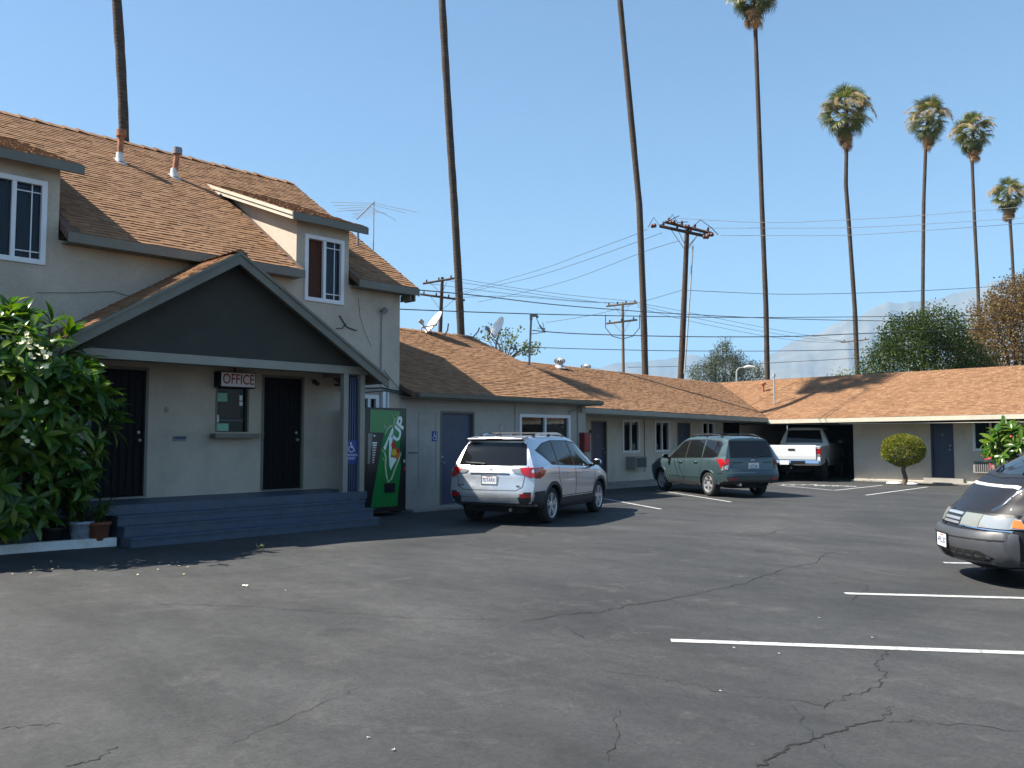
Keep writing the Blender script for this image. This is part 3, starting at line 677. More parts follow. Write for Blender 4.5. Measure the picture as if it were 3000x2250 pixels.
MB().prism([(RXL, RYW+.002, cz(RXL, RYW)), (4.3, RYW+.002, cz(4.3, RYW)), (4.3, 40.2, 2.4), (-24.6, 40.2, 2.4)], (0, 0, -.1)).build('rear_roof', 'roof_felt', CW)
Uc = Vector((4.3-EXL, 0, cez(4.3)-cez(EXL))).normalized(); Vc = Vector((0, 1, ksl)).normalized(); Vc = (Vc - Uc*Vc.dot(Uc)).normalized()
oc = Vector((RXL, CY, cez(RXL)))
shingles(CR, oc, Uc, Vc, 18.5, (RYW-CY)*math.hypot(1, ksl)+.02, lambda u, v: RXL+u > EXL - (EXL-RXL)*(v/5.15)-.05, seed=51)
board('fascia', (EXL+.02, CY+.0, cez(EXL)-.005), (4.3, CY+.0, cez(4.3)-.005), .15, .03, 'fascia_cream', CR, (0, -1, 0))
MB().box((-12.8, CY+.02, 2.10), (4.2, WY+.01, 2.112)).build('soffit', 'soffit_pale', CR)
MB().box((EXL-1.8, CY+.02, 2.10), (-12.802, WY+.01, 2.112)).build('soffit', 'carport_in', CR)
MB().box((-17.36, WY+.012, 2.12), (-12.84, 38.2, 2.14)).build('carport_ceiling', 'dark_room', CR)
door(CW, 'y', WY, -10.07, -9.32, .2, 2.2, 'door_blue', number='8', frame='door_blue')
slider_window(CW, 'y', WY, -8.69, -7.62, 1.17, 2.16, ('curtain_grey', 'curtain_grey'), grid=False, frame='white_vinyl')
MB().box((-12.8, WY-.30, 0), (4, WY-.001, .05)).box((-10.3, WY-.16, .051), (-9.0, WY-.002, .19)).build('plinth', 'concrete', CW)
# small pipes on the cross-wing roof
def crz(y): return cz(-14, y)
def hit_roof(u, v):
    d = ray(u, v); lo, hi = CY, RYW+.1
    for _ in range(40):
        mid = (lo+hi)/2; q = EYEP + d*(mid/d.y)
        if q.z > crz(q.y): lo = mid
        else: hi = mid
    return EYEP + d*(hi/d.y)
q = hit_roof(2269, 1183)
mast = MB().tube([(q.x, q.y, q.z-.1), (q.x, q.y, q.z+1.12)], .03, 8).build('service_mast', 'galv', CW); MB().tube([(q.x, q.y, q.z+1.1), (q.x, q.y, q.z+1.22)], .06, 10).build('weather_cap', 'galv', mast)
q = hit_roof(2236, 1146)
v = MB().tube([(q.x, q.y, q.z-.1), (q.x, q.y, q.z+.30)], .05, 10).build('vent_pipe', 'rust', CW)
MB().lathe([(.11, .28), (.12, .31), (.12, .36), (.10, .38), (0, .39)], 14, Matrix.Translation(q)).build('cap', 'rust', v)

# ------------------------------------------------------------------ vehicles
def paint(name, col, metal=.6, rough=.32, fl=.25, coat=.9):
    m, nt, b = newmat(name); L = nt.links
    b.inputs['Base Color'].default_value = (*col, 1); b.inputs['Metallic'].default_value = metal; b.inputs['Roughness'].default_value = rough
    b.inputs['Coat Weight'].default_value = coat; b.inputs['Coat Roughness'].default_value = .03
    tc = N(nt, 'ShaderNodeTexCoord'); n = N(nt, 'ShaderNodeTexNoise', i_Scale=3.0, i_Detail=6.0, i_Roughness=.7); L.new(tc.outputs['Object'], n.inputs['Vector'])
    d = ramp(nt, n.outputs['Fac'], [(.4, rough), (.75, min(1, rough + fl))]); L.new(d.outputs[0], b.inputs['Roughness'])
    cd = ramp(nt, n.outputs['Fac'], [(.35, .02), (.8, .12)]); L.new(cd.outputs[0], b.inputs['Coat Roughness'])
paint('paint_silver', (.60, .62, .66), .75, .30)
paint('paint_green', (.042, .073, .080), .30, .33)
paint('paint_white', (.72, .73, .73), 0., .35)
paint('paint_navy', (.013, .014, .019), .0, .42, .10, .04); MATS['paint_navy'].node_tree.nodes['Principled BSDF'].inputs['Specular IOR Level'].default_value = .22
pm('cladding', (.022, .023, .025), .55, var=.1)
pm('cladding_grey', (.050, .053, .060), .45, var=.08)
pm('well', (.006, .006, .006), .9)
pm('tyre', (.016, .016, .016), .85, bump=.3, bscale=60)
pm('alloy', (.58, .59, .61), .35, metal=.7)
pm('steel_dark', (.06, .06, .062), .5, metal=.6)
pm('chrome', (.75, .76, .78), .12, metal=1.)
pm('auto_glass', (.008, .009, .010), .05, spec=.42)
pm('auto_glass_clear', (.020, .024, .024), .05, spec=.5)
pm('lens_red', (.36, .008, .012), .18, coat=.8)
pm('lens_dark_red', (.16, .004, .006), .2, coat=.8)
pm('lens_clear', (.26, .27, .275), .15, coat=.8, metal=.3)
pm('lens_side', (.36, .38, .38), .12, coat=.8, metal=.35)
pm('lens_amber', (.75, .16, .02), .2, coat=.8)
pm('lens_milky', (.20, .215, .195), .25, coat=.6)
pm('seam', (.004, .004, .004), .8)
pm('plate_white', (.72, .73, .74), .45)
pm('plate_ink', (.03, .05, .16), .5)
pm('grille_chrome', (.78, .79, .80), .34, metal=.85)
pm('badge', (.30, .31, .33), .2, metal=1.)
pm('badge_dark', (.04, .04, .045), .3, metal=.6)

def lerp_tab(tab, x):
    if x <= tab[0][0]: return tab[0][1]
    if x >= tab[-1][0]: return tab[-1][1]
    for i in range(len(tab)-1):
        (a, p), (b, q) = tab[i], tab[i+1]
        if a <= x <= b:
            # Catmull-Rom with clamped ends
            t = (x-a)/(b-a)
            m0 = (q - (tab[i-1][1] if i else p)) / (b - (tab[i-1][0] if i else a)) * (b-a)
            m1 = ((tab[i+2][1] if i+2 < len(tab) else q) - p) / ((tab[i+2][0] if i+2 < len(tab) else b) - a) * (b-a)
            h = q - p
            if abs(h) < 1e-9: m0 = m1 = 0
            else:
                m0 = 0 if m0/h < 0 else math.copysign(min(abs(m0), 3*abs(h)), h); m1 = 0 if m1/h < 0 else math.copysign(min(abs(m1), 3*abs(h)), h)
            return (2*t**3-3*t*t+1)*p + (t**3-2*t*t+t)*m0 + (-2*t**3+3*t*t)*q + (t**3-t*t)*m1
class Car:
    """body lofted from side, top and end outlines; wheel wells cut out; lamps, glass and trim laid onto the body surface"""
    def __init__(s, spec): s.__dict__.update(spec); s.qr = getattr(s, 'qr', (.06, .10)); s.qf = getattr(s, 'qf', (.10, .16))
    def section(s, x):
        zb, zt, wm, wt = (lerp_tab(t, x) for t in (s.zb, s.zt, s.wm, s.wt)); belt = min(lerp_tab(s.belt, x), zt - .10); mid = min(s.zmid, belt - .10)
        edge = zt - min(.085, (zt - belt) * .45); wb = wm - .045
        pts = [(0, zb), (wm*.45, zb), (wm-.16, zb), (wm-.07, zb+.025), (wm-.035, zb+.09), (wm-.012, (zb+.09+mid)/2), (wm, mid), (wm-.003, mid+(belt-mid)*.4), (wm-.014, mid+(belt-mid)*.75), (wb+.012, belt-.012), (wb-.012, belt+.012)]
        for t in (.15, .35, .55, .75, .92):
            pts.append((wb-.012 + (wt-wb+.012)*(t**1.15), belt+.012 + (edge-belt-.012)*t))
        pts += [(wt, edge), (wt-.022, edge+(zt-edge)*.38), (wt-.07, edge+(zt-edge)*.66), (wt-.16, edge+(zt-edge)*.84), (wt*.45, zt-.005), (0, zt)]
        return pts
    def xr_at(s, y, z): q = min(1, abs(y)/s.half); return lerp_tab(s.xr, z) + s.qr[0]*q*q + s.qr[1]*q**8
    def xf_at(s, y, z): q = min(1, abs(y)/s.half); return lerp_tab(s.xf, z) - s.qf[0]*q*q - s.qf[1]*q**6
    def body(s, parent, mat):
        n = 64; bm = bmesh.new(); rings = []
        for k in range(n+1):
            t = k/n; t = t - .10*math.sin(2*math.pi*t)/ (2*math.pi) * 1.0
            x = s.x0 + (s.x1-s.x0)*t; sec = s.section(x)
            fr = max(0, 1-(x-s.x0)/1.25)**2; ff = max(0, 1-(s.x1-x)/s.fspan)**2
            ring = []
            full = [(y, z) for y, z in sec] + [(-y, z) for y, z in sec[-2:0:-1]]
            for y, z in full:
                xx = x + (s.xr_at(y, z)-s.x0)*fr + (s.xf_at(y, z)-s.x1)*ff
                ring.append(bm.verts.new((xx, y, z)))
            rings.append(ring)
        m = len(rings[0])
        for a, b in zip(rings[:-1], rings[1:]):
            for j in range(m): bm.faces.new((a[j], b[j], b[(j+1) % m], a[(j+1) % m]))
        h = len(s.section(0))
        for ring, fn in ((rings[0], s.xr_at), (rings[-1], s.xf_at)):
            cols = 14; rows = []
            for i in range(h):
                L_ = ring[i]; R_ = ring[(m-i) % m]
                if i in (0, h-1): rows.append(None); continue
                row = [L_]
                for c in range(1, cols):
                    y = L_.co.y + (R_.co.y - L_.co.y)*c/cols; row.append(bm.verts.new((fn(y, L_.co.z), y, L_.co.z)))
                row.append(R_); rows.append(row)
            for i in range(1, h-2):
                for c in range(cols): bm.faces.new((rows[i][c], rows[i][c+1], rows[i+1][c+1], rows[i+1][c]))
            bm.faces.new([ring[0]] + rows[1]); bm.faces.new([ring[h-1]] + rows[h-2][::-1])
        bmesh.ops.recalc_face_normals(bm, faces=bm.faces)
        me = bpy.data.meshes.new('body'); bm.to_mesh(me); bm.free()
        tmp = bpy.data.objects.new('tmp', me); COL.objects.link(tmp); cuts = []
        for ax in s.axles:
            for sg in (1, -1):
                c = MB().tube([(ax, sg*(s.half-.34), s.wr), (ax, sg*1.4, s.wr)], s.arch, 40, smooth=False)
                co = c.build('cut', None); cuts.append(co)
                md = tmp.modifiers.new('b', 'BOOLEAN'); md.operation = 'DIFFERENCE'; md.object = co; md.solver = 'EXACT'
        dg = bpy.context.evaluated_depsgraph_get(); ev = tmp.evaluated_get(dg)
        out = bpy.data.meshes.new_from_object(ev, depsgraph=dg); out.name = 'body'
        for o in cuts + [tmp]: bpy.data.objects.remove(o)
        out.materials.clear(); out.materials.append(MATS[mat]); out.materials.append(MATS['well'])
        for p in out.polygons:
            p.use_smooth = True; c = p.center
            for ax in s.axles:
                d = math.hypot(c.x-ax, c.z-s.wr); inn = abs(c.y) < s.half-.33
                if d < s.arch+.006 and (inn or abs(p.normal.y) < .5): p.material_index = 1
            if c.z < s.zunder and abs(p.normal.z) > .6: p.material_index = 1
        out.set_sharp_from_angle(angle=R(32))
        s.bvh = BVHTree.FromPolygons([v.co for v in out.vertices], [tuple(p.vertices) for p in out.polygons])
        s.parent = parent; o = link('body', out, parent, False); s.bo = o; return o
    def hit(s, view, a, b):
        O, d = {'L': ((a, 3, b), (0, -1, 0)), 'R': ((a, -3, b), (0, 1, 0)), 'B': ((-6, a, b), (1, 0, 0)), 'F': ((6, a, b), (-1, 0, 0)), 'T': ((a, b, 4), (0, 0, -1))}[view]
        return s.bvh.ray_cast(Vector(O), Vector(d))
    def panel(s, name, view, poly, mat, off=.004, parent=None, step=.05, edge=.02):
        """a piece cut to an outline and laid onto the body; view L/R side (x,z), B back / F front (y,z), T top (x,y)"""
        P = []
        for (a, b) in zip(poly, poly[1:] + poly[:1]):
            a, b = Vector(a), Vector(b); k = max(1, int((b-a).length/step)); P += [a.lerp(b, i/k) for i in range(k)]
        nb = len(P); ed = [(i, (i+1) % nb) for i in range(nb)]
        x0, x1 = min(p.x for p in P), max(p.x for p in P); y0, y1 = min(p.y for p in P), max(p.y for p in P)
        nx, ny = max(1, int((x1-x0)/step)), max(1, int((y1-y0)/step))
        ins = [Vector((x0+(x1-x0)*(i+.5)/nx, y0+(y1-y0)*(j+.5)/ny)) for i in range(nx) for j in range(ny)]
        def inside(p):
            c = False
            for a, b in zip(P, P[1:]+P[:1]):
                if (a.y > p.y) != (b.y > p.y) and p.x < (b.x-a.x)*(p.y-a.y)/(b.y-a.y)+a.x: c = not c
            return c
        ins = [p for p in ins if inside(p)]
        vs, es, fs, *_ = geometry.delaunay_2d_cdt(P + ins, ed, [list(range(nb))], 1, 1e-5)
        V3 = []; ok = []
        ctr = sum(P, Vector((0, 0)))/nb
        for p in vs:
            h = None
            for k in range(2):
                q = p.lerp(ctr, .03*k); h = s.hit(view, q.x, q.y)
                if h[0] is not None: break
            if h[0] is None: V3.append(None); continue
            nrm = h[1]; dv = {'L': Vector((0,1,0)), 'R': Vector((0,-1,0)), 'B': Vector((-1,0,0)), 'F': Vector((1,0,0)), 'T': Vector((0,0,1))}[view]
            if nrm.dot(dv) < 0: nrm = -nrm
            V3.append(h[0] + nrm*off)
        F = [f for f in fs if all(V3[i] is not None for i in f)]
        good = [v if v is not None else Vector((0, 0, 0)) for v in V3]
        bm = bmesh.new(); bv = [bm.verts.new(v) for v in good]
        for f in F:
            try: bm.faces.new([bv[i] for i in f])
            except ValueError: pass
        bmesh.ops.delete(bm, geom=[v for v in bm.verts if not v.link_faces], context='VERTS')
        bmesh.ops.recalc_face_normals(bm, faces=bm.faces)
        dv = {'L': Vector((0,1,0)), 'R': Vector((0,-1,0)), 'B': Vector((-1,0,0)), 'F': Vector((1,0,0)), 'T': Vector((0,0,1))}[view]
        if sum((f.normal.dot(dv) for f in bm.faces)) < 0: bmesh.ops.reverse_faces(bm, faces=bm.faces)
        # a rim that closes the gap to the body
        be = [e for e in bm.edges if len(e.link_faces) == 1]
        if be:
            r = bmesh.ops.extrude_edge_only(bm, edges=be)
            for v in [g for g in r['geom'] if isinstance(g, bmesh.types.BMVert)]: v.co -= dv*(off+.004)
        me = bpy.data.meshes.new(name); bm.to_mesh(me); bm.free(); me.materials.append(MATS[mat])
        for p in me.polygons: p.use_smooth = True
        me.set_sharp_from_angle(angle=R(40))
        return link(name, me, parent or s.parent, False)
    def strip(s, name, view, pts, w, mat, off=.003, parent=None):
        pts = [Vector(p) for p in pts]; a, b = [], []
        for i, p in enumerate(pts):
            t = (pts[min(i+1, len(pts)-1)] - pts[max(i-1, 0)]).normalized(); n = Vector((-t.y, t.x))*w/2; a.append(p+n); b.append(p-n)
        return s.panel(name, view, [tuple(q) for q in a + b[::-1]], mat, off, parent, .06)
    def both(s, name, poly, mat, off=.004, parent=None, strip=None):
        for v in 'LR':
            if strip: s.strip(name, v, poly, strip, mat, off, parent or s.parent)
            else: s.panel(name, v, poly, mat, off, parent or s.parent)
    def wheel(s, ax, sg, rim='five', rimmat='alloy'):
        r, w = s.wr, .215; y = sg*(s.half-.035)
        M = Matrix.Translation((ax, y, r)) @ Matrix.Rotation(R(-90*sg), 4, 'X')       # local +z points outwards
        e = bpy.data.objects.new('wheel', None); COL.objects.link(e); e.parent = s.parent; e.empty_display_size = .1
        k = s.rimr
        t = MB().lathe([(k-.005, -w+.02), (k+.03, -w), (r-.05, -w), (r-.012, -w+.02), (r, -w+.05), (r, -.055), (r-.012, -.022), (r-.05, .002), (k+.045, .006), (k+.012, -.004), (k-.004, -.02)], 40, M)
        to = link('tyre', t.mesh('tyre', 'tyre', 40), e, False)
        q = MB().lathe([(k+.004, -.012), (k, -.006), (k-.012, -.012), (k-.022, -.05), (k-.026, -w+.03)], 36, M)
        ro = link('rim', q.mesh('rim', rimmat, 40), e, False)
        d = MB().lathe([(0, -.115), (k-.03, -.115)], 24, M); link('brake_disc', d.mesh('brake_disc', 'steel_dark'), e, False)
        n = {'five': 5, 'split': 10, 'six': 6, 'seven': 7}[rim]
        sp = MB()
        for i in range(n):
            a = 2*math.pi*i/n + (.3 if rim != 'split' else (.17 if i % 2 else -.17) + .3 + 2*math.pi/n*(-(i % 2)))
            hw0, hw1 = (.036, .030) if rim in ('five', 'six') else (.020, .017)
            c, d_ = math.cos(a), math.sin(a)
            def pt(rad, off, z): return (rad*c - off*d_, rad*d_ + off*c, z)
            sp.add([pt(.03, hw0, -.022), pt(.03, -hw0, -.022), pt(k-.012, -hw1, -.012), pt(k-.012, hw1, -.012), pt(.03, hw0, -.06), pt(.03, -hw0, -.06), pt(k-.012, -hw1, -.05), pt(k-.012, hw1, -.05)],
                   [(0,1,2,3),(0,3,7,4),(1,5,6,2),(2,6,7,3),(4,7,6,5)], False, M)
        stuff_ = link('spokes', sp.mesh('spokes', rimmat), ro, False)
        hb = MB().lathe([(.075, -.05), (.075, -.026), (.06, -.018), (.03, -.014), (0, -.013)], 20, M); link('hub', hb.mesh('hub', rimmat, 40), ro, False)
        return e
    def mirror(s, x, z, mat, w=.20):
        for sg in (1, -1):
            h = s.hit('L' if sg > 0 else 'R', x, z); y = abs(h[0].y)
            bm = bmesh.new(); bmesh.ops.create_uvsphere(bm, u_segments=16, v_segments=10, radius=1)
            for v in bm.verts:
                v.co = Vector((v.co.x*.075*(1.3 if v.co.x > 0 else .5), v.co.y*w/2, v.co.z*.075*(1 if v.co.z > 0 else .85)))
                v.co += Vector((x+.02, sg*(y+.06+w/2), z+.10))
            for f in bm.faces: f.smooth = True
            me = bpy.data.meshes.new('mirror'); bm.to_mesh(me); bm.free(); me.materials.append(MATS[mat]); mo = link('mirror', me, s.parent, False)
            MB().tube([(x+.02, sg*(y-.02), z+.02), (x+.02, sg*(y+.10), z+.06)], [.035, .03], 8).build('mirror_foot', 'black_plastic', mo, False)
            g = MB().box((x-.028, sg*(y+.08), z+.045), (x-.022, sg*(y+.04+w), z+.155)); g.build('mirror_glass', 'auto_glass', mo, False)
    def handle(s, x, z, mat, sg):
        h = s.hit('L' if sg > 0 else 'R', x, z); y = h[0].y
        MB().tube([(x-.10, y, z), (x-.075, y+sg*.035, z+.002), (x+.075, y+sg*.035, z+.004), (x+.10, y, z+.004)], [.012, .015, .015, .012], 8).build('door_handle', mat, s.parent, False)
    def plate(s, view, z, txt, off=.02, name='licence_plate', dy=0.):
        h = s.hit(view, dy, z); sx = -1 if view == 'B' else 1; x = h[0].x + sx*off
        pl = MB().box((x, dy-.152, z-.076), (x+sx*.006, dy+.152, z+.076)).build(name, 'plate_white', s.parent, False)
        # reads from outside the car
        B = Matrix(((0, 0, sx, 0), (sx, 0, 0, 0), (0, 1, 0, 0), (0, 0, 0, 1)))
        text_mesh(txt, .095, Matrix.Translation((x+sx*.0065, dy, z-.008)) @ B, depth=.0008, bold=.0015, width=.26).build('plate_number', 'plate_ink', pl, False)
        text_mesh('California', .032, Matrix.Translation((x+sx*.0065, dy, z+.056)) @ B, depth=.0008, shear=.2).build('plate_heading', 'lens_red', pl, False)
        fr = MB()
        for a, b, c, d in ((-.165, .165, .076, .09), (-.165, .165, -.092, -.076), (-.165, -.152, -.076, .076), (.152, .165, -.076, .076)): fr.box((x-sx*.004, dy+a, z+c), (x+sx*.010, dy+b, z+d))
        fr.build('plate_frame', 'chrome' if view == 'B' else 'black_plastic', pl, False)
    def rails(s, x0, x1, y, mat, h=.055, bars=()):
        for sg in (1, -1):
            pts = []
            for i in range(13):
                t = i/12; x = x0+(x1-x0)*t; hh = s.hit('T', x, sg*y)[0].z; lift = h*min(1, 6*min(t, 1-t)) - .012
                pts.append((x, sg*y, hh+lift))
            r = MB().tube(pts, .017, 8).build('roof_rail', mat, s.parent, False)
            for x in (x0+.12, (x0+x1)/2, x1-.12):
                hh = s.hit('T', x, sg*y)[0].z; MB().box((x-.05, sg*y-.016, hh-.01), (x+.05, sg*y+.016, hh+h-.015)).build('rail_foot', 'black_plastic', r, False)
        for x in bars:
            hh = s.hit('T', x, y)[0].z; MB().tube([(x, -y, hh+h+.005), (x, y, hh+h+.005)], .014, 8).build('cross_bar', 'black_plastic', s.parent, False)
def arc(cx, cz, r, a0, a1, n=20): return [(cx + r*math.cos(R(a0+(a1-a0)*i/n)), cz + r*math.sin(R(a0+(a1-a0)*i/n))) for i in range(n+1)]

def silver_suv():
    p_rr = on_z(1607, 1532); hd = Vector((-.316, .949, 0)).normalized(); left = Vector((-hd.y, hd.x, 0))
    wb = 2.66; ctr = p_rr + left*.80 + hd*(wb/2)
    t = thing('silver_suv', 'silver compact suv parked beside the annex, seen from behind, red tail lamps', 'car', (ctr.x, ctr.y, 0), math.atan2(hd.y, hd.x))
    c = Car(dict(x0=-2.30, x1=2.26, half=.92, wr=.345, rimr=.235, arch=.395, axles=(-1.33, 1.33), zmid=.74, zunder=.34, fspan=.9,
        zt=[(-2.30,1.635),(-1.9,1.65),(-1.2,1.668),(-.4,1.675),(.1,1.655),(.45,1.575),(.75,1.42),(1.10,1.19),(1.22,1.12),(1.6,1.06),(2.0,.97),(2.26,.86)],
        belt=[(-2.3,1.10),(-1.5,1.11),(0,1.04),(.9,.985),(1.3,.97),(2.26,.8)],
        wm=[(-2.30,.865),(-2.0,.905),(-1.5,.922),(1.0,.922),(1.7,.91),(2.05,.87),(2.26,.78)],
        wt=[(-2.3,.60),(-1.5,.64),(0,.66),(.5,.655),(.85,.70),(1.15,.78),(1.5,.80),(2.0,.76),(2.26,.62)],
        zb=[(-2.3,.40),(-1.9,.30),(-1.3,.25),(1.3,.23),(2.0,.27),(2.26,.36)],
        xr=[(.30,-2.17),(.42,-2.25),(.56,-2.30),(.66,-2.295),(.72,-2.27),(.95,-2.25),(1.04,-2.235),(1.10,-2.18),(1.35,-2.05),(1.50,-1.965),(1.56,-1.955),(1.60,-1.965),(1.68,-1.93)],
        xf=[(.3,2.16),(.5,2.26),(.7,2.26),(.85,2.20),(1.0,2.05)]))
    c.body(t, 'paint_silver')
    # side glass
    for v, sg in (('R', -1), ('L', 1)):
        c.panel('window_surround', v, [(.99,1.015),(.34,1.525),(-.10,1.568),(-.95,1.572),(-1.38,1.52),(-1.80,1.385),(-1.30,1.105),(-.2,1.055)], 'black_plastic', .003)
        c.panel('side_window', v, [(.90,1.035),(.33,1.49),(-.10,1.545),(-.10,1.065)], 'auto_glass_clear', .006)
        c.panel('side_window', v, [(-.17,1.07),(-.17,1.548),(-.93,1.552),(-1.00,1.095)], 'auto_glass', .006)
        c.panel('side_window', v, [(-1.05,1.10),(-.99,1.548),(-1.36,1.50),(-1.73,1.38),(-1.29,1.125)], 'auto_glass', .006)
        # lower cladding and arch flares
        c.panel('sill_cladding', v, [(-.93,.26),(.93,.26),(.93,.45),(-.93,.47)], 'cladding', .012)
        for ax in c.axles:
            c.panel('arch_flare', v, arc(ax, .345, .455, -12, 192, 26) + arc(ax, .345, .400, 192, -12, 26), 'cladding', .014)
        c.panel('bumper_corner', v, [(-2.12,.64),(-1.74,.64),(-1.80,.33),(-2.08,.36)], 'cladding', .010)
        c.strip('door_seam', v, [(-.14,1.04),(-.15,.50)], .010, 'seam'); c.strip('door_seam', v, [(-1.03,1.07),(-1.05,.86),(-.92,.62),(-.90,.50)], .010, 'seam')
        c.strip('door_seam', v, [(.97,.99),(1.00,.75),(.93,.50)], .010, 'seam'); c.strip('door_seam', v, [(-.90,.495),(.93,.475)], .012, 'seam')
        c.strip('crease', v, [(-1.5,.95),(.6,.90)], .006, 'badge', .001)
        c.handle(-.78, .945, 'paint_silver', sg); c.handle(.10, .925, 'paint_silver', sg)
        tl = c.panel('tail_lamp', v, [(-2.10,1.075),(-1.98,1.07),(-1.70,1.015),(-1.80,.93),(-1.95,.875),(-2.10,.875)], 'lens_red', .014)
        c.panel('marker_lens', v, [(-2.02,.985),(-1.93,.985),(-1.95,.90),(-2.02,.90)], 'lens_dark_red', .017, tl)
        yy = -1 if v == 'R' else 1
        c.panel('tail_lamp', 'B', [(yy*.60,1.065),(yy*.885,1.072),(yy*.885,.875),(yy*.80,.88),(yy*.66,.945)], 'lens_red', .014)
        c.panel('reverse_lamp', 'B', [(yy*.42,1.045),(yy*.595,1.062),(yy*.655,.95),(yy*.50,.97)], 'lens_clear', .012)
        c.panel('reflector', 'B', [(yy*.60,.60),(yy*.80,.60),(yy*.82,.53),(yy*.66,.53)], 'lens_red', .016)
        c.strip('hatch_seam', 'B', [(yy*.74,1.10),(yy*.69,.88),(yy*.66,.72),(yy*.54,.655),(0,.655)], .010, 'seam', .003)
    # rear glass under the roof spoiler, hatch
    c.panel('rear_window', 'B', [(-.70,1.115),(-.4,1.10),(.4,1.10),(.70,1.115),(.615,1.535),(-.615,1.535)], 'auto_glass', .006)
    sp = MB().prism([(-1.72,-.57,1.650),(-2.045,-.57,1.612),(-2.05,-.57,1.598),(-1.92,-.57,1.570),(-1.80,-.57,1.600)], (0, 1.14, 0)).build('roof_spoiler', 'paint_silver', t, False)
    MB().box((-1.99, -.55, 1.555), (-1.93, .55, 1.574)).build('spoiler_lip', 'black_plastic', sp, False)
    MB().box((-2.054, -.17, 1.598), (-2.03, .17, 1.611)).build('brake_lamp', 'lens_dark_red', sp, False)
    pr = c.panel('plate_recess', 'B', [(-.40,.955),(.40,.955),(.37,.885),(.30,.83),(-.30,.83),(-.37,.885)], 'paint_silver', -.012)
    c.strip('hatch_grip', 'B', [(-.40,.955),(0,.96),(.40,.955)], .022, 'black_plastic', .010)
    c.panel('rear_bumper', 'B', [(-.885,.63),(-.70,.63),(-.58,.525),(.58,.525),(.70,.63),(.885,.63),(.82,.40),(-.82,.40)], 'cladding', .008)
    c.panel('skid_trim', 'B', [(-.58,.52),(.58,.52),(.60,.43),(-.60,.43)], 'paint_silver', .012)
    c.plate('B', .845, '7DTA931', .006)
    # badge: plain ring emblem, lettering plates
    h = c.hit('B', 0, 1.025); M = Matrix.Translation(h[0] + Vector((-.006, 0, 0))) @ Matrix.Rotation(R(-90), 4, 'Y')
    e = MB().lathe([(.050,0),(.062,.006),(.062,-.006),(.050,0)], 28, M @ Matrix.Diagonal((.68, 1, 1, 1)))
    e.lathe([(.020,0),(.028,.006),(.028,-.006),(.020,0)], 20, M @ Matrix.Diagonal((1.3, .8, 1, 1))); e.lathe([(.036,0),(.044,.006),(.044,-.006),(.036,0)], 20, M @ Matrix.Translation((.018,0,0)) @ Matrix.Diagonal((.36, 1, 1, 1))); e.build('emblem', 'badge', t, False)
    BX = Matrix(((0, 0, -1, 0), (-1, 0, 0, 0), (0, 1, 0, 0), (0, 0, 0, 1)))
    for y, txt, z, sz in ((.60, 'RAV4', .735, .055), (-.58, 'XLE', .735, .045)):
        h = c.hit('B', y, z); text_mesh(txt, sz, Matrix.Translation(h[0]+Vector((-.012, 0, 0))) @ Matrix.Rotation(-.12 if y < 0 else .12, 4, 'Z') @ BX, depth=.002, bold=.0015).build('lettering', 'badge_dark', t, False)
    h = c.hit('B', .12, 1.135)[0]
    w = MB().tube([h+Vector((-.02,0,0)), h+Vector((-.03,.15,.012)), h+Vector((-.005,.42,.03))], [.02, .014, .007], 6); w.build('rear_wiper', 'black_plastic', t, False)
    c.rails(-1.62, .10, .56, 'chrome', .06, (-1.15, -.25))
    h = c.hit('T', -1.55, .10)[0]; MB().tube([h, h+Vector((-.04,0,.05)), h+Vector((.12,0,.21))], [.02,.009,.004], 6).build('antenna', 'black_plastic', t, False)
    c.mirror(.80, 1.0, 'paint_silver')
    for ax in c.axles:
        for sg in (1, -1): c.wheel(ax, sg, 'split')
    # front lamps and grille
    for yy in (1, -1): c.panel('head_lamp', 'F', [(yy*.42,.80),(yy*.86,.86),(yy*.84,.76),(yy*.46,.72)], 'lens_clear', .01)
    c.panel('grille', 'F', [(-.5,.55),(.5,.55),(.42,.38),(-.42,.38)], 'cladding', .008)
    MB().box((-2.05,-.6,.24),(-1.7,.6,.34)).build('underbody', 'well', t, False)
    MB().tube([(-2.24,-.42,.30),(-1.9,-.42,.31)], .03, 10).build('exhaust', 'steel_dark', t, False)
silver_suv()

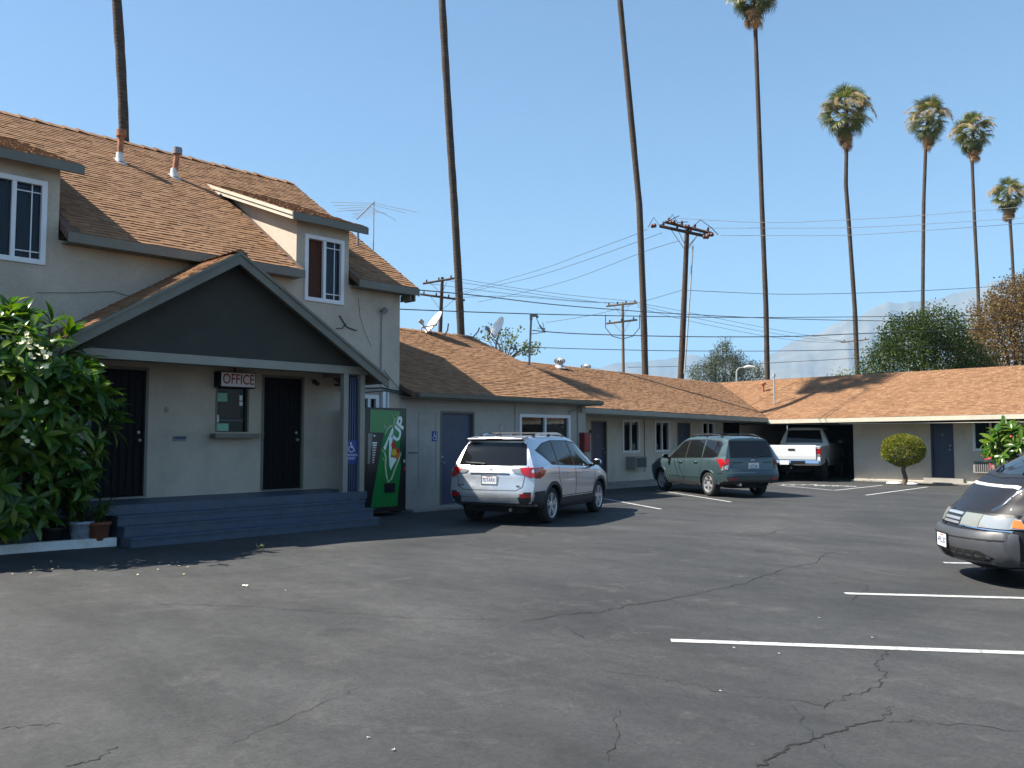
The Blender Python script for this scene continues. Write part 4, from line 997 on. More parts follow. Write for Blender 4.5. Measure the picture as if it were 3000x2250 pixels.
def green_suv():
    wb = 2.615; p_rl = on_z(2083, 1454); hd = Vector((-.885, .466, 0)).normalized(); right = Vector((hd.y, -hd.x, 0))
    ctr = p_rl + right*.76 + hd*(wb/2)
    t = thing('green_suv', 'sage green wagon-like suv with roof rails parked nose-in by the guest-room wing', 'car', (ctr.x, ctr.y, 0), math.atan2(hd.y, hd.x))
    c = Car(dict(x0=-2.26, x1=2.28, half=.89, wr=.338, rimr=.225, arch=.385, axles=(-1.3075, 1.3075), zmid=.72, zunder=.36, fspan=.9,
        zt=[(-2.26,1.60),(-1.8,1.645),(-1.0,1.665),(-.3,1.66),(.15,1.62),(.5,1.50),(.85,1.29),(1.12,1.12),(1.22,1.08),(1.7,1.02),(2.05,.93),(2.28,.80)],
        belt=[(-2.26,1.04),(-1.5,1.045),(0,1.0),(.9,.955),(1.3,.94),(2.28,.78)],
        wm=[(-2.26,.84),(-1.95,.875),(-1.4,.89),(1.0,.89),(1.7,.88),(2.05,.84),(2.28,.74)],
        wt=[(-2.26,.61),(-1.5,.635),(0,.645),(.5,.64),(.85,.68),(1.15,.75),(1.5,.77),(2.0,.74),(2.28,.6)],
        zb=[(-2.26,.42),(-1.9,.33),(-1.3,.27),(1.3,.25),(2.0,.28),(2.28,.38)],
        xr=[(.30,-2.14),(.42,-2.24),(.58,-2.29),(.68,-2.285),(.74,-2.22),(.95,-2.20),(1.05,-2.18),(1.3,-2.09),(1.55,-1.99),(1.66,-1.95)],
        xf=[(.3,2.18),(.5,2.28),(.7,2.28),(.82,2.2),(1.0,2.05)]))
    c.body(t, 'paint_green')
    for v, sg in (('R', -1), ('L', 1)):
        c.panel('window_surround', v, [(.98,.99),(.30,1.49),(-.05,1.555),(-1.0,1.565),(-1.70,1.525),(-1.83,1.44),(-1.76,1.09),(-1.55,1.06),(-.1,1.025)], 'black_plastic', .003)
        c.panel('side_window', v, [(.90,1.01),(.28,1.46),(-.06,1.53),(-.06,1.04)], 'auto_glass', .006)
        c.panel('side_window', v, [(-.14,1.045),(-.14,1.535),(-.90,1.54),(-.96,1.06)], 'auto_glass', .006)
        c.panel('side_window', v, [(-1.03,1.065),(-.97,1.54),(-1.68,1.50),(-1.79,1.43),(-1.73,1.11),(-1.55,1.08)], 'auto_glass', .006)
        c.panel('sill_cladding', v, [(-.90,.28),(.90,.28),(.90,.40),(-.90,.42)], 'cladding', .010)
        for ax in c.axles: c.panel('arch_flare', v, arc(ax, .338, .44, -6, 186, 24) + arc(ax, .338, .388, 186, -6, 24), 'paint_green', .016)
        c.strip('side_moulding', v, [(-.86,.52),(.80,.52)], .035, 'paint_green', .014)
        c.strip('door_seam', v, [(-.10,1.0),(-.12,.44)], .010, 'seam'); c.strip('door_seam', v, [(-1.00,1.02),(-1.02,.84),(-.90,.60),(-.88,.44)], .010, 'seam')
        c.strip('door_seam', v, [(.95,.96),(.97,.75),(.92,.44)], .010, 'seam'); c.strip('door_seam', v, [(-.88,.435),(.92,.43)], .012, 'seam')
        c.strip('quarter_pillar', v, [(-.98,1.54),(-.995,1.07)], .05, 'paint_green', .008)
        c.handle(-.72, .93, 'paint_green', sg); c.handle(.12, .915, 'paint_green', sg)
        c.panel('tail_lamp', v, [(-2.03,1.03),(-1.85,1.03),(-1.88,.93),(-1.98,.80),(-2.03,.77)], 'lens_red', .014)
        yy = sg
        c.panel('tail_lamp', 'B', [(yy*.69,1.03),(yy*.85,1.03),(yy*.85,.86),(yy*.71,.90)], 'lens_red', .014)
        c.panel('reverse_lamp', 'B', [(yy*.71,.895),(yy*.85,.855),(yy*.855,.73),(yy*.76,.75)], 'lens_clear', .013)
        c.panel('reflector', 'B', [(yy*.50,.53),(yy*.74,.53),(yy*.74,.48),(yy*.52,.48)], 'lens_red', .014)
        c.strip('hatch_seam', 'B', [(yy*.68,1.05),(yy*.66,.80),(yy*.62,.725),(0,.725)], .010, 'seam', .003)
        c.strip('hatch_trim', 'B', [(yy*.62,.945),(yy*.33,.945)], .03, 'badge_dark', .006)
        c.strip('bumper_step', v, [(-2.02,.67),(-1.78,.66)], .02, 'paint_green', .012)
    c.panel('rear_window', 'B', [(-.67,1.075),(.67,1.075),(.60,1.53),(-.60,1.53)], 'auto_glass', .006)
    c.panel('plate_recess', 'B', [(-.30,.93),(.30,.93),(.27,.78),(-.27,.78)], 'paint_green', -.008)
    c.panel('lower_bumper', 'B', [(-.86,.46),(.86,.46),(.80,.36),(-.80,.36)], 'cladding', .008)
    c.strip('bumper_step', 'B', [(-.80,.665),(0,.675),(.80,.665)], .035, 'paint_green', .012)
    c.plate('B', .845, '5XLY482', .006)
    h = c.hit('B', 0, 1.00); M = Matrix.Translation(h[0] + Vector((-.006, 0, 0))) @ Matrix.Rotation(R(-90), 4, 'Y')
    MB().lathe([(0,.004),(.05,.003),(.056,.0),(.06,-.006)], 24, M @ Matrix.Diagonal((.62, 1, 1, 1))).build('emblem', 'badge', t, False)
    h = c.hit('B', -.04, 1.10)[0]; MB().tube([h+Vector((-.02,0,-.01)), h+Vector((-.03,-.14,.012)), h+Vector((-.005,-.40,.04))], [.02, .014, .007], 6).build('rear_wiper', 'black_plastic', t, False)
    c.rails(-1.72, .05, .565, 'cladding', .075, (-1.25, -.3)); c.mirror(.78, .96, 'paint_green')
    for ax in c.axles:
        for sg in (1, -1): c.wheel(ax, sg, 'five')
    for yy in (1, -1):
        c.panel('head_lamp', 'F', [(yy*.42,.78),(yy*.84,.80),(yy*.82,.68),(yy*.46,.66)], 'lens_clear', .01)
        MB().tube([(-2.27,yy*.45,.36),(-1.9,yy*.45,.36)], .04, 12).build('exhaust', 'chrome', t, False)
    c.panel('grille', 'F', [(-.38,.76),(.38,.76),(.34,.64),(-.34,.64)], 'cladding', .008)
    MB().box((-2.0,-.55,.25),(-1.6,.55,.36)).build('underbody', 'well', t, False)
    # driver headrest catches light behind the glass: pale seats
green_suv()

def pickup():
    t = thing('white_pickup', 'white pickup truck backed halfway into the shade of the carport', 'pickup', (-14.23+1.3*1.16*math.cos(R(104)), 29.95+1.3*1.16*math.sin(R(104)), 0), R(104)); t.scale = (1.16, 1.07, 1.18)
    # local: x forward (into the carport), tailgate at x = -1.3
    c = Car(dict(x0=.75, x1=4.1, half=.93, wr=.37, rimr=.215, arch=.42, axles=(3.25,), zmid=.85, zunder=.45, fspan=.7,
        zt=[(.75,1.68),(1.0,1.72),(1.6,1.745),(2.0,1.70),(2.5,1.36),(2.75,1.18),(3.4,1.12),(4.1,1.0)],
        belt=[(.75,1.14),(2.5,1.10),(4.1,.95)], wm=[(.75,.91),(2,.93),(3.6,.92),(4.1,.82)], wt=[(.75,.64),(1.6,.66),(2.4,.70),(2.8,.80),(4.1,.72)],
        zb=[(.75,.42),(3.5,.40),(4.1,.45)], xr=[(.4,.75),(1.1,.75),(1.7,.86)], xf=[(.4,4.05),(.8,4.1),(1.0,4.02)], qr=(.0, .04)))
    c.body(t, 'paint_white')
    c.panel('rear_window', 'B', [(-.66,1.18),(.66,1.18),(.56,1.60),(-.56,1.60)], 'auto_glass', .006)
    for v in 'LR': c.panel('side_window', v, [(2.35,1.15),(1.95,1.58),(1.0,1.62),(.95,1.16)], 'auto_glass', .006)
    # load bed: sides, floor, tailgate
    for sg in (1, -1):
        m = MB(); prof = [(.93,.50),(.945,.62),(.945,.90),(.93,1.04),(.915,1.10),(.80,1.10),(.80,.50)]
        arch = arc(0, .37, .44, 172, 8, 18)
        outl = [(-1.28,.50)] + [(x, z) for x, z in arch if z > .50] + [(.73,.50),(.73,1.06),(-1.28,1.06)]
        m.prism([(x, sg*.935, z) for x, z in outl], (0, -sg*.11, 0))
        bs = m.build('bed_side', 'paint_white', t, False); MB().box((-1.29, sg*.955, 1.055), (.735, sg*.80, 1.10)).build('bed_rail', 'paint_white', bs, False)
        tl = MB().prism([(-1.285, sg*.952, .80), (-1.19, sg*.957, .80), (-1.20, sg*.957, 1.02), (-1.285, sg*.952, 1.02)], (0, -sg*.15, 0)).build('tail_lamp', 'lens_red', t, False)
        MB().box((-1.292, sg*.945, .79), (-1.283, sg*.81, .85)).build('reverse_lens', 'lens_clear', tl, False)
        for ax in (0.0,): pass
        MB().tube([(0, sg*.55, .37), (0, sg*.80, .37)], .40, 24).build('wheel_house', 'well', t, False)
    MB().box((-1.25,-.81,.50),(.73,.81,.60)).build('bed_floor', 'cladding', t, False)
    MB().box((.62,-.81,.60),(.70,.81,1.08)).build('bed_front', 'paint_white', t, False)
    g = MB().prism([(-1.30,-.80,.68),(-1.31,-.80,.78),(-1.315,-.80,1.07),(-1.295,-.80,1.12),(-1.24,-.80,1.12),(-1.24,-.80,.68)], (0, 1.6, 0)).build('tailgate', 'paint_white', t, False)
    MB().box((-1.325,-.11,.955),(-1.312,.11,1.01)).build('gate_handle', 'black_plastic', g, False)
    bp = MB().prism([(-1.30,-.92,.49),(-1.42,-.92,.50),(-1.46,-.92,.57),(-1.44,-.92,.665),(-1.30,-.92,.665)], (0, 1.84, 0)).build('rear_bumper', 'chrome', t, False)
    MB().box((-1.475,-.48,.53),(-1.462,.0,.64)).build('bumper_step', 'badge_dark', bp, False); MB().box((-1.472,.06,.52),(-1.463,.36,.65)).build('licence_plate', 'plate_white', bp, False)
    MB().tube([(-1.48,-.04,.42),(-1.60,-.04,.42)], .03, 8).build('tow_hitch', 'steel_dark', t, False)
    c.axles = (0.0, 3.25)
    for ax in c.axles:
        for sg in (1, -1): c.wheel(ax, sg, 'six', 'steel_dark')
    c.mirror(2.25, 1.12, 'black_plastic', .24)
    MB().box((-1.1,-.4,.28),(3.6,.4,.50)).build('frame', 'well', t, False)
pickup()

def dark_van():
    hd = Vector((-.82, -.57, 0)).normalized(); nose = _r*5.09 + _f*10.1
    ctr = Vector((nose.x, nose.y, 0)) - hd*2.30
    t = thing('dark_minivan', 'dark navy egg-shaped minivan with grey bumper and cloudy head lamps', 'van', (ctr.x, ctr.y, 0), math.atan2(hd.y, hd.x))
    c = Car(dict(x0=-2.35, x1=2.30, half=.90, wr=.325, rimr=.205, arch=.37, axles=(-1.43, 1.43), zmid=.78, zunder=.30, fspan=.9, qf=(.22, .34), qr=(.06, .12),
        zt=[(-2.35,1.64),(-1.9,1.75),(-1.0,1.80),(0,1.80),(.35,1.77),(.7,1.67),(1.1,1.48),(1.45,1.29),(1.62,1.205),(1.85,1.10),(2.05,1.0),(2.2,.905),(2.30,.80)],
        belt=[(-2.35,1.05),(0,1.0),(.9,.96),(1.5,.94),(2.0,.80),(2.30,.66)],
        wm=[(-2.35,.82),(-1.9,.88),(1.2,.90),(1.7,.885),(2.0,.86),(2.30,.82)],
        wt=[(-2.35,.60),(-1.5,.65),(0,.66),(.5,.655),(1.0,.69),(1.4,.73),(1.8,.74),(2.30,.70)],
        zb=[(-2.35,.35),(-1.9,.26),(1.6,.23),(2.0,.24),(2.30,.26)],
        xr=[(.3,-2.25),(.6,-2.35),(1.1,-2.33),(1.7,-2.10)],
        xf=[(.22,2.20),(.30,2.25),(.36,2.29),(.48,2.31),(.56,2.295),(.60,2.25),(.64,2.23),(.72,2.20),(.80,2.14),(.9,2.05)]))
    c.body(t, 'paint_navy')
    for v, sg in (('R', -1), ('L', 1)):
        c.panel('side_window', v, [(1.05,1.02),(.70,1.50),(.30,1.60),(.05,1.62),(.05,1.03)], 'auto_glass', .006)
        c.panel('quarter_window', v, [(1.42,1.03),(1.14,1.30),(1.09,1.03)], 'auto_glass', .006)
        c.panel('side_window', v, [(-.05,1.03),(-.05,1.62),(-1.1,1.62),(-1.1,1.04)], 'auto_glass', .006)
        c.panel('side_window', v, [(-1.2,1.04),(-1.2,1.61),(-2.0,1.55),(-1.95,1.06)], 'auto_glass', .006)
        c.panel('lower_cladding', v, [(-1.0,.27),(1.0,.27),(1.0,.52),(-1.0,.52)], 'cladding_grey', .010)
        c.panel('bumper_corner', v, [(1.845,.597),(2.02,.597),(2.02,.27),(1.83,.28)], 'cladding_grey', .026)
        c.strip('door_seam', v, [(1.12,1.0),(1.10,.75),(1.02,.5)], .010, 'seam'); c.strip('door_seam', v, [(-.02,1.0),(-.02,.5)], .010, 'seam')
        c.handle(.15, .90, 'black_plastic', sg)
        y = sg
        # head lamp wraps round the corner
        c.panel('lamp_bezel', 'F', [(y*.20,.800),(y*.80,.795),(y*.80,.600),(y*.20,.605)], 'black_plastic', .008)
        hl = c.panel('head_lamp', 'F', [(y*.26,.775),(y*.54,.775),(y*.54,.635),(y*.25,.645)], 'lens_milky', .022)
        c.panel('side_lamp', 'F', [(y*.548,.772),(y*.78,.760),(y*.78,.640),(y*.548,.642)], 'lens_side', .022, hl)
        c.panel('side_lamp', v, [(1.80,.750),(1.98,.758),(1.98,.645),(1.77,.65)], 'lens_side', .018, hl)
        c.panel('turn_signal', v, [(1.80,.735),(1.86,.742),(1.885,.662),(1.785,.658)], 'lens_amber', .026, hl)
        c.strip('lamp_trim', 'F', [(y*.25,.635),(y*.54,.625),(y*.80,.618)], .014, 'chrome', .026, hl)
        c.strip('bonnet_seam', 'T', [(2.05,y*.52),(1.9,y*.60),(1.72,y*.69)], .014, 'seam', .002)
        c.strip('bonnet_edge', 'T', [(2.00,y*.555),(1.85,y*.635),(1.70,y*.70)], .02, 'badge', .003)
    # grey wraparound bumper
    bp = c.panel('front_bumper', 'F', [(-.80,.597),(-.5,.585),(0,.58),(.5,.585),(.80,.597),(.80,.265),(-.80,.265)], 'cladding_grey', .030)
    c.strip('bumper_groove', 'F', [(-.79,.52),(0,.505),(.79,.52)], .014, 'seam', .034, bp)
    c.panel('air_intake', 'F', [(-.62,.40),(.62,.40),(.72,.34),(.66,.30),(-.66,.30),(-.72,.34)], 'seam', .034, bp)
    for i in range(9):
        a = -.52 + i*.13; c.strip('intake_bar', 'F', [(a,.31),(a+.05,.39)], .012, 'cladding_grey', .037, bp)
    c.strip('bumper_lip', 'F', [(-.70,.285),(0,.275),(.70,.285)], .022, 'cladding_grey', .040, bp)
    gr = c.panel('grille', 'F', [(-.24,.775),(.24,.775),(.22,.635),(-.22,.635)], 'black_plastic', .012)
    for z in (.755, .70, .655): c.strip('grille_bar', 'F', [(-.22,z),(0,z+.002),(.22,z)], .026, 'grille_chrome', .022, gr)
    c.plate('F', .445, '4FKL207', .034)
    c.panel('windscreen', 'T', [(1.53,-.62),(1.60,0),(1.53,.62),(1.20,.655),(.62,.60),(.60,0),(.62,-.60),(1.20,-.655)], 'auto_glass', .005)
    c.panel('cowl', 'T', [(1.60,-.64),(1.68,0),(1.60,.64),(1.535,.63),(1.605,0),(1.535,-.63)], 'black_plastic', .008)
    c.strip('bonnet_seam', 'T', [(1.70,-.69),(1.76,-.35),(1.78,0),(1.76,.35),(1.70,.69)], .016, 'seam', .002)
    for y, dy in ((.42, -.62), (-.30, -.50)):
        P = [Vector((x, yy, c.hit('T', x, yy)[0].z+.03)) for x, yy in ((1.60, y), (1.50, y+dy*.25), (1.40, y+dy*.7), (1.36, y+dy))]
        w = MB().tube(P, [.016, .012, .008, .006], 6); w.build('wiper', 'black_plastic', t, False)
    c.strip('bonnet_glint', 'T', [(1.735,-.66),(1.79,-.35),(1.81,0),(1.79,.35),(1.735,.66)], .032, 'paint_white', .006)  # white strip painted in for the bright reflection across the bonnet
    c.mirror(1.05, 1.0, 'black_plastic')
    for ax in c.axles:
        for sg in (1, -1): c.wheel(ax, sg, 'seven')
    for yy in (1, -1): c.panel('tail_lamp', 'B', [(yy*.62,1.0),(yy*.82,1.0),(yy*.82,.75),(yy*.62,.75)], 'lens_red', .01)
    c.panel('rear_window', 'B', [(-.62,1.1),(.62,1.1),(.54,1.52),(-.54,1.52)], 'auto_glass', .006)
    MB().tube([(1.95,.30,.20),(2.05,.30,.20)], .02, 8).build('tow_eye', 'rust', t, False)
    MB().box((1.2,-.6,.2),(2.1,.6,.3)).build('underbody', 'well', t, False)
dark_van()

# ------------------------------------------------------------------ far setting: mountains
def mountains_mat():
    m, nt, b = newmat('mountain'); L = nt.links; tc = N(nt, 'ShaderNodeTexCoord')
    n = N(nt, 'ShaderNodeTexNoise', i_Scale=.004, i_Detail=9.0, i_Roughness=.65); L.new(tc.outputs['Object'], n.inputs['Vector'])
    L.new(ramp(nt, n.outputs['Fac'], [(.35, (.10, .09, .065)), (.6, (.17, .145, .105)), (.75, (.26, .23, .18))]).outputs[0], b.inputs['Base Color']); b.inputs['Roughness'].default_value = 1
mountains_mat()
def ridge(name, prof, d_ridge, d_foot, seed):
    rnd = random.Random(seed); us = []; u = prof[0][0]
    while u <= prof[-1][0]: us.append(u); u += 9
    ph = [rnd.uniform(0, 6.28) for _ in range(9)]
    def nz(u, k): return sum(math.sin(u*.011*(1.9**i)*k + ph[i]) / 1.7**i for i in range(7))
    rows = 16; vs = []
    for j in range(rows+1):
        t = j/rows
        for u in us:
            top = lerp_tab(prof, u); d = d_foot + (d_ridge-d_foot)*t + 90*nz(u, 1.2)*math.sin(math.pi*t)
            dirn = (_f + _r*((u-1500)/2500)); zt = EYE + (1278-top)/2500*d_ridge
            z = zt*(t**.85)*(1 + .05*nz(u + 200*t, 1.8)*math.sin(math.pi*t)) + 7*nz(u, 5)*t
            vs.append((dirn.x*d, dirn.y*d, z - 2*(1-t)))
    n = len(us); mb = MB(); mb.add(vs, [(j*n+i, j*n+i+1, (j+1)*n+i+1, (j+1)*n+i) for j in range(rows) for i in range(n-1)], True)
    return structure(mb.build(name, 'mountain'))
ridge('mountain_range', [(2150,1130),(2200,1085),(2263,1040),(2300,1012),(2376,984),(2450,950),(2540,915),(2616,884),(2700,882),(2760,870),(2838,851),(3000,802),(3250,755),(3600,790),(4200,900)], 6200, 4600, 5)
ridge('far_hills', [(900,1090),(1300,1085),(1600,1083),(1766,1074),(1839,1060),(1912,1058),(2015,1040),(2065,1046),(2150,1062),(2300,1075),(2500,1085)], 7600, 6600, 9)

# ------------------------------------------------------------------ palms
def trunk_mat():
    m, nt, b = newmat('palm_trunk'); L = nt.links; tc = N(nt, 'ShaderNodeTexCoord')
    w = N(nt, 'ShaderNodeTexWave', i_Scale=2.6, i_Distortion=7.0, i_Detail=4.0); w.bands_direction = 'Z'; L.new(tc.outputs['Object'], w.inputs['Vector'])
    n = N(nt, 'ShaderNodeTexNoise', i_Scale=5.0, i_Detail=6.0); L.new(tc.outputs['Object'], n.inputs['Vector'])
    c = mixc(nt, ramp(nt, w.outputs['Fac'], [(.2, (.050, .038, .030)), (.8, (.072, .056, .044))]).outputs[0], ramp(nt, n.outputs['Fac'], [(.3, .6), (.7, 1.35)]).outputs[0], .8, 'MULTIPLY')
    L.new(c, b.inputs['Base Color']); b.inputs['Roughness'].default_value = .95
    bp = N(nt, 'ShaderNodeBump', i_Strength=.3, i_Distance=.02); L.new(w.outputs['Fac'], bp.inputs['Height']); L.new(bp.outputs[0], b.inputs['Normal'])
trunk_mat()
leafmat('palm_green', (.055, .078, .016), (.10, .125, .028), (.20, .185, .055), .4, .25)
leafmat('palm_dead', (.20, .115, .05), (.30, .18, .085), (.38, .26, .14), .8, .2)
leafmat('palm_flower', (.36, .27, .15), (.44, .34, .20), (.52, .43, .30), .9, .3)
def frond_mesh(name, mat, pet, rad, spread, n, droop, seed):
    """fan leaf along +x: petiole, then a fan of folded blades"""
    rnd = random.Random(seed); mb = MB()
    mb.tube([(0,0,0), (pet*.5, 0, pet*.06), (pet, 0, pet*.02)], [.03, .022, .016], 5, smooth=True)
    for i in range(n):
        a = R(-spread + 2*spread*i/(n-1)) + rnd.uniform(-.03, .03); l = rad*(1 - .28*abs(i/(n-1)-.5)*2)*rnd.uniform(.85, 1.08)
        c, s_ = math.cos(a), math.sin(a); w = rad*.075
        z0 = pet*.02; P = []
        for t, ww, dz in ((.05, .25, 0), (.5, 1, -.02), (.8, .7, -.10*droop), (1.0, .08, -.32*droop - rnd.random()*.1*droop)):
            x, y, z = pet + l*t*c*(1 if t < .9 else .95), l*t*s_, z0 + dz*l
            P += [(x - s_*w*ww*.5, y + c*w*ww*.5, z), (x, y, z - w*.22*ww), (x + s_*w*ww*.5, y - c*w*ww*.5, z)]
        mb.add(P, [f for k in range(3) for f in ((3*k, 3*k+1, 3*k+4, 3*k+3), (3*k+1, 3*k+2, 3*k+5, 3*k+4))], True)
    return mb.mesh(name, mat)
FR = [frond_mesh('frond', 'palm_green', .95, .95, 105, 20, d, 3+i) for i, d in enumerate((.6, 1.3, 1.0))]
FD = [frond_mesh('dead_frond', 'palm_dead', .8, .8, 60, 12, d, 13+i) for i, d in enumerate((1.4, 1.9))]
def stalk_mesh(seed):
    rnd = random.Random(seed); mb = MB(); mb.tube([(0,0,0), (.6,0,.35), (1.2,0,.45), (1.7,0,.15), (1.95,0,-.35)], [.02,.016,.013,.01,.006], 4)
    for k in range(70):
        t = rnd.uniform(.45, 1); x = 1.95*t; z = .45 - 3.2*max(0, t-.62)**2*2.2; l = rnd.uniform(.15, .42)
        p = Vector((x, rnd.gauss(0, .05), z)); q = p + Vector((rnd.uniform(.0,.18), rnd.gauss(0, .13), -l)); w = Vector((rnd.gauss(0,1), rnd.gauss(0,1), 0)).normalized()*.018
        mb.add([p-w, p+w, q+w*.4, q-w*.4], [(0,1,2,3)])
    return mb.mesh('flower_stalk', 'palm_flower')
FS = [stalk_mesh(4), stalk_mesh(8)]
def palm(label, pts, r0, r1, crown_r=1.0, seed=1, stalks=12, dead=18):
    """pts: trunk polyline from the base up; the crown sits on the last point"""
    rnd = random.Random(seed); pts = [Vector(p) for p in pts]
    b = pts[0] - (pts[1]-pts[0])*((pts[0].z+.3)/max(.5, (pts[1]-pts[0]).z)); b = Vector((pts[0].x*.5+b.x*.5, pts[0].y*.5+b.y*.5, -.1))
    t = thing('palm_tree', label, 'palm tree', (b.x, b.y, 0), 0, 'tall fan palms behind the motel')
    path = [b] + pts
    # smooth, then taper
    fine = []
    for i in range(len(path)-1):
        for k in range(5): fine.append(path[i].lerp(path[i+1], k/5))
    fine.append(path[-1]); n = len(fine)
    rad = [(r0*1.25 if i == 0 else r0 + (r1-r0)*(fine[i].z/path[-1].z)) * (1 + rnd.uniform(-.05, .05)) for i in range(n)]
    MB().tube(fine, rad, 12).build('trunk', 'palm_trunk', t)
    top = path[-1]; ax = (path[-1]-path[-2]).normalized()
    def put(me, az, pit, z, sc):
        o = bpy.data.objects.new(me.name.split('.')[0], me); COL.objects.link(o); o.parent = t
        M = Matrix.Translation(top + Vector((0, 0, z)) - t.location) @ Matrix.Rotation(az, 4, 'Z') @ Matrix.Rotation(-pit, 4, 'Y') @ Matrix.Rotation(rnd.uniform(-.9, .9), 4, 'X') @ Matrix.Diagonal((sc, sc, sc, 1))
        o.matrix_basis = M
    for i in range(46):
        q = (i+.5)/46; put(rnd.choice(FR), i*2.399 + rnd.uniform(-.2, .2), R(82 - 150*q**.85) + rnd.uniform(-.3, .3), .35 - .9*q, crown_r*rnd.uniform(.82, 1.05))
    for i in range(dead):
        put(rnd.choice(FD), i*2.399 + rnd.random(), R(-62 - 24*rnd.random()), -.7 - .9*rnd.random(), crown_r*rnd.uniform(.75, 1.0))
    for i in range(stalks):
        put(rnd.choice(FS), i*2.4 + rnd.random(), R(rnd.uniform(-5, 40)), -.1, crown_r*rnd.uniform(.8, 1.0))
def trk(pix, d0, d1=None):
    d1 = d1 or d0; n = len(pix); return [at(u, v, d0 + (d1-d0)*i/(n-1)) for i, (u, v) in enumerate(pix)]
palm('tall fan palm trunk rising behind the two-storey roof beside two rusty vent pipes', trk([(364,420),(360,300),(352,150),(342,0),(322,-340)], 28), .17, .15, seed=11)
S2 = hit_roof(2478, 1112); tt = (23.6 - S2.z) / (-LIGHT.z); T2 = S2 - LIGHT*tt
palm('fan palm trunk passing in front of a two-armed utility pole', [at(1351,985,34.4), at(1342,800,34.3), at(1331,600,34.2), at(1318,400,34.1), at(1306,200,34.0), at(1296,20,34.0), T2], .165, .145, seed=12)
palm('fan palm trunk standing left of the big leaning utility pole', trk([(1890,1092),(1885,900),(1873,600),(1852,380),(1832,170),(1816,0),(1796,-230)], 42), .175, .13, seed=13)
palm('tallest fan palm whose trunk rises beside the grey leafy tree', trk([(2248,1105),(2244,900),(2232,600),(2222,330),(2213,85),(2208,-45)], 52), .17, .125, 1.04, seed=14)
palm('fan palm casting beside the round dark green tree, pale flower stalks hanging', trk([(2512,1095),(2504,900),(2490,700),(2478,540),(2480,420),(2479,322)], 58), .17, .125, 1.02, seed=15, stalks=20)
palm('fan palm behind the round dark green tree', trk([(2703,940),(2704,800),(2706,600),(2712,430),(2718,345)], 70), .17, .13, 1.0, seed=16, stalks=20)
palm('fan palm between the round green tree and the brown-leaved tree', trk([(2870,960),(2863,800),(2855,650),(2847,450),(2851,385)], 74), .17, .13, 1.0, seed=17, stalks=18)
palm('shortest fan palm rising behind the brown-leaved tree', trk([(2970,840),(2965,740),(2958,630),(2954,570)], 86), .18, .14, 1.0, seed=18, stalks=20)

# ------------------------------------------------------------------ leafy trees
leafmat('leaf_citrus', (.018, .035, .006), (.038, .066, .010), (.095, .125, .022), .45, .3, .25)
leafmat('leaf_autumn', (.10, .058, .022), (.17, .10, .035), (.20, .16, .05), .6, .35)
leafmat('leaf_grey', (.055, .075, .045), (.085, .105, .06), (.13, .13, .085), .6, .3)
leafmat('leaf_vine', (.05, .09, .02), (.10, .15, .035), (.16, .15, .06), .5, .35)
leafmat('leaf_topiary', (.075, .115, .014), (.15, .185, .024), (.28, .20, .035), .6, .3, .2)
pm('bark', (.10, .075, .055), .95, var=.3, vscale=8, bump=.5, bscale=25)
def crown_mesh(name, mat, lumps, n, size, seed, gap=.0):
    """leaf-sized faces gathered in twig clumps over several lobes"""
    rnd = random.Random(seed); mb = MB(); vol = [l[1][0]*l[1][1] + l[1][2]*l[1][0] for l in lumps]; tot = sum(vol)
    for (c, r), v in zip(lumps, vol):
        c = Vector(c)
        for _ in range(int(n*v/tot)):
            d = Vector((rnd.gauss(0,1), rnd.gauss(0,1), rnd.gauss(0,1))).normalized(); rr = rnd.uniform(.45, 1.0)**.45
            p = c + Vector((d.x*r[0], d.y*r[1], d.z*r[2]))*rr*rnd.uniform(.93, 1.08)
            for _k in range(6):
                q = p + Vector((rnd.gauss(0,1), rnd.gauss(0,1), rnd.gauss(0,1)))*size*1.6
                a = Vector((rnd.gauss(0,1), rnd.gauss(0,1), rnd.gauss(0,1)) ).normalized(); a = (a + d*.4 + Vector((0,0,.2))).normalized()
                b = a.cross(Vector((rnd.gauss(0,1), rnd.gauss(0,1), rnd.gauss(0,1)))).normalized(); l = size*rnd.uniform(.7, 1.3)
                cc = a.cross(b)*l*.12
                mb.add([q, q + a*l*.5 + b*l*.28 + cc, q + a*l, q + a*l*.5 - b*l*.28 + cc], [(0,1,2,3)])
    return mb.mesh(name, mat)
def tree(name, label, base, trunk_h, tr, lumps, mat, n, size, seed, cat='tree', bark='bark'):
    base = Vector(base); t = thing(name, label, cat, base)
    rnd = random.Random(seed); c0 = base + Vector((0, 0, trunk_h))
    MB().tube([base - Vector((0,0,.1)), base + Vector((tr*.6, -tr*.4, trunk_h*.5)), c0], [tr*1.3, tr, tr*.8], 10).build('trunk', bark, t)
    for (c, r) in lumps:
        c = Vector(c); m = c0.lerp(c, .55) + Vector((rnd.uniform(-.3,.3), rnd.uniform(-.3,.3), .1))
        MB().tube([c0 - Vector((0,0,trunk_h*.15)), m, c, c + Vector((0,0,r[2]*.5))], [tr*.6, tr*.4, tr*.25, tr*.08], 6).build('limb', bark, t)
    link('crown', crown_mesh('crown', mat, lumps, n, size, seed), t)
    return t
def gnd(p): return Vector((p.x, p.y, 0))
c = at(2710, 1040, 45)
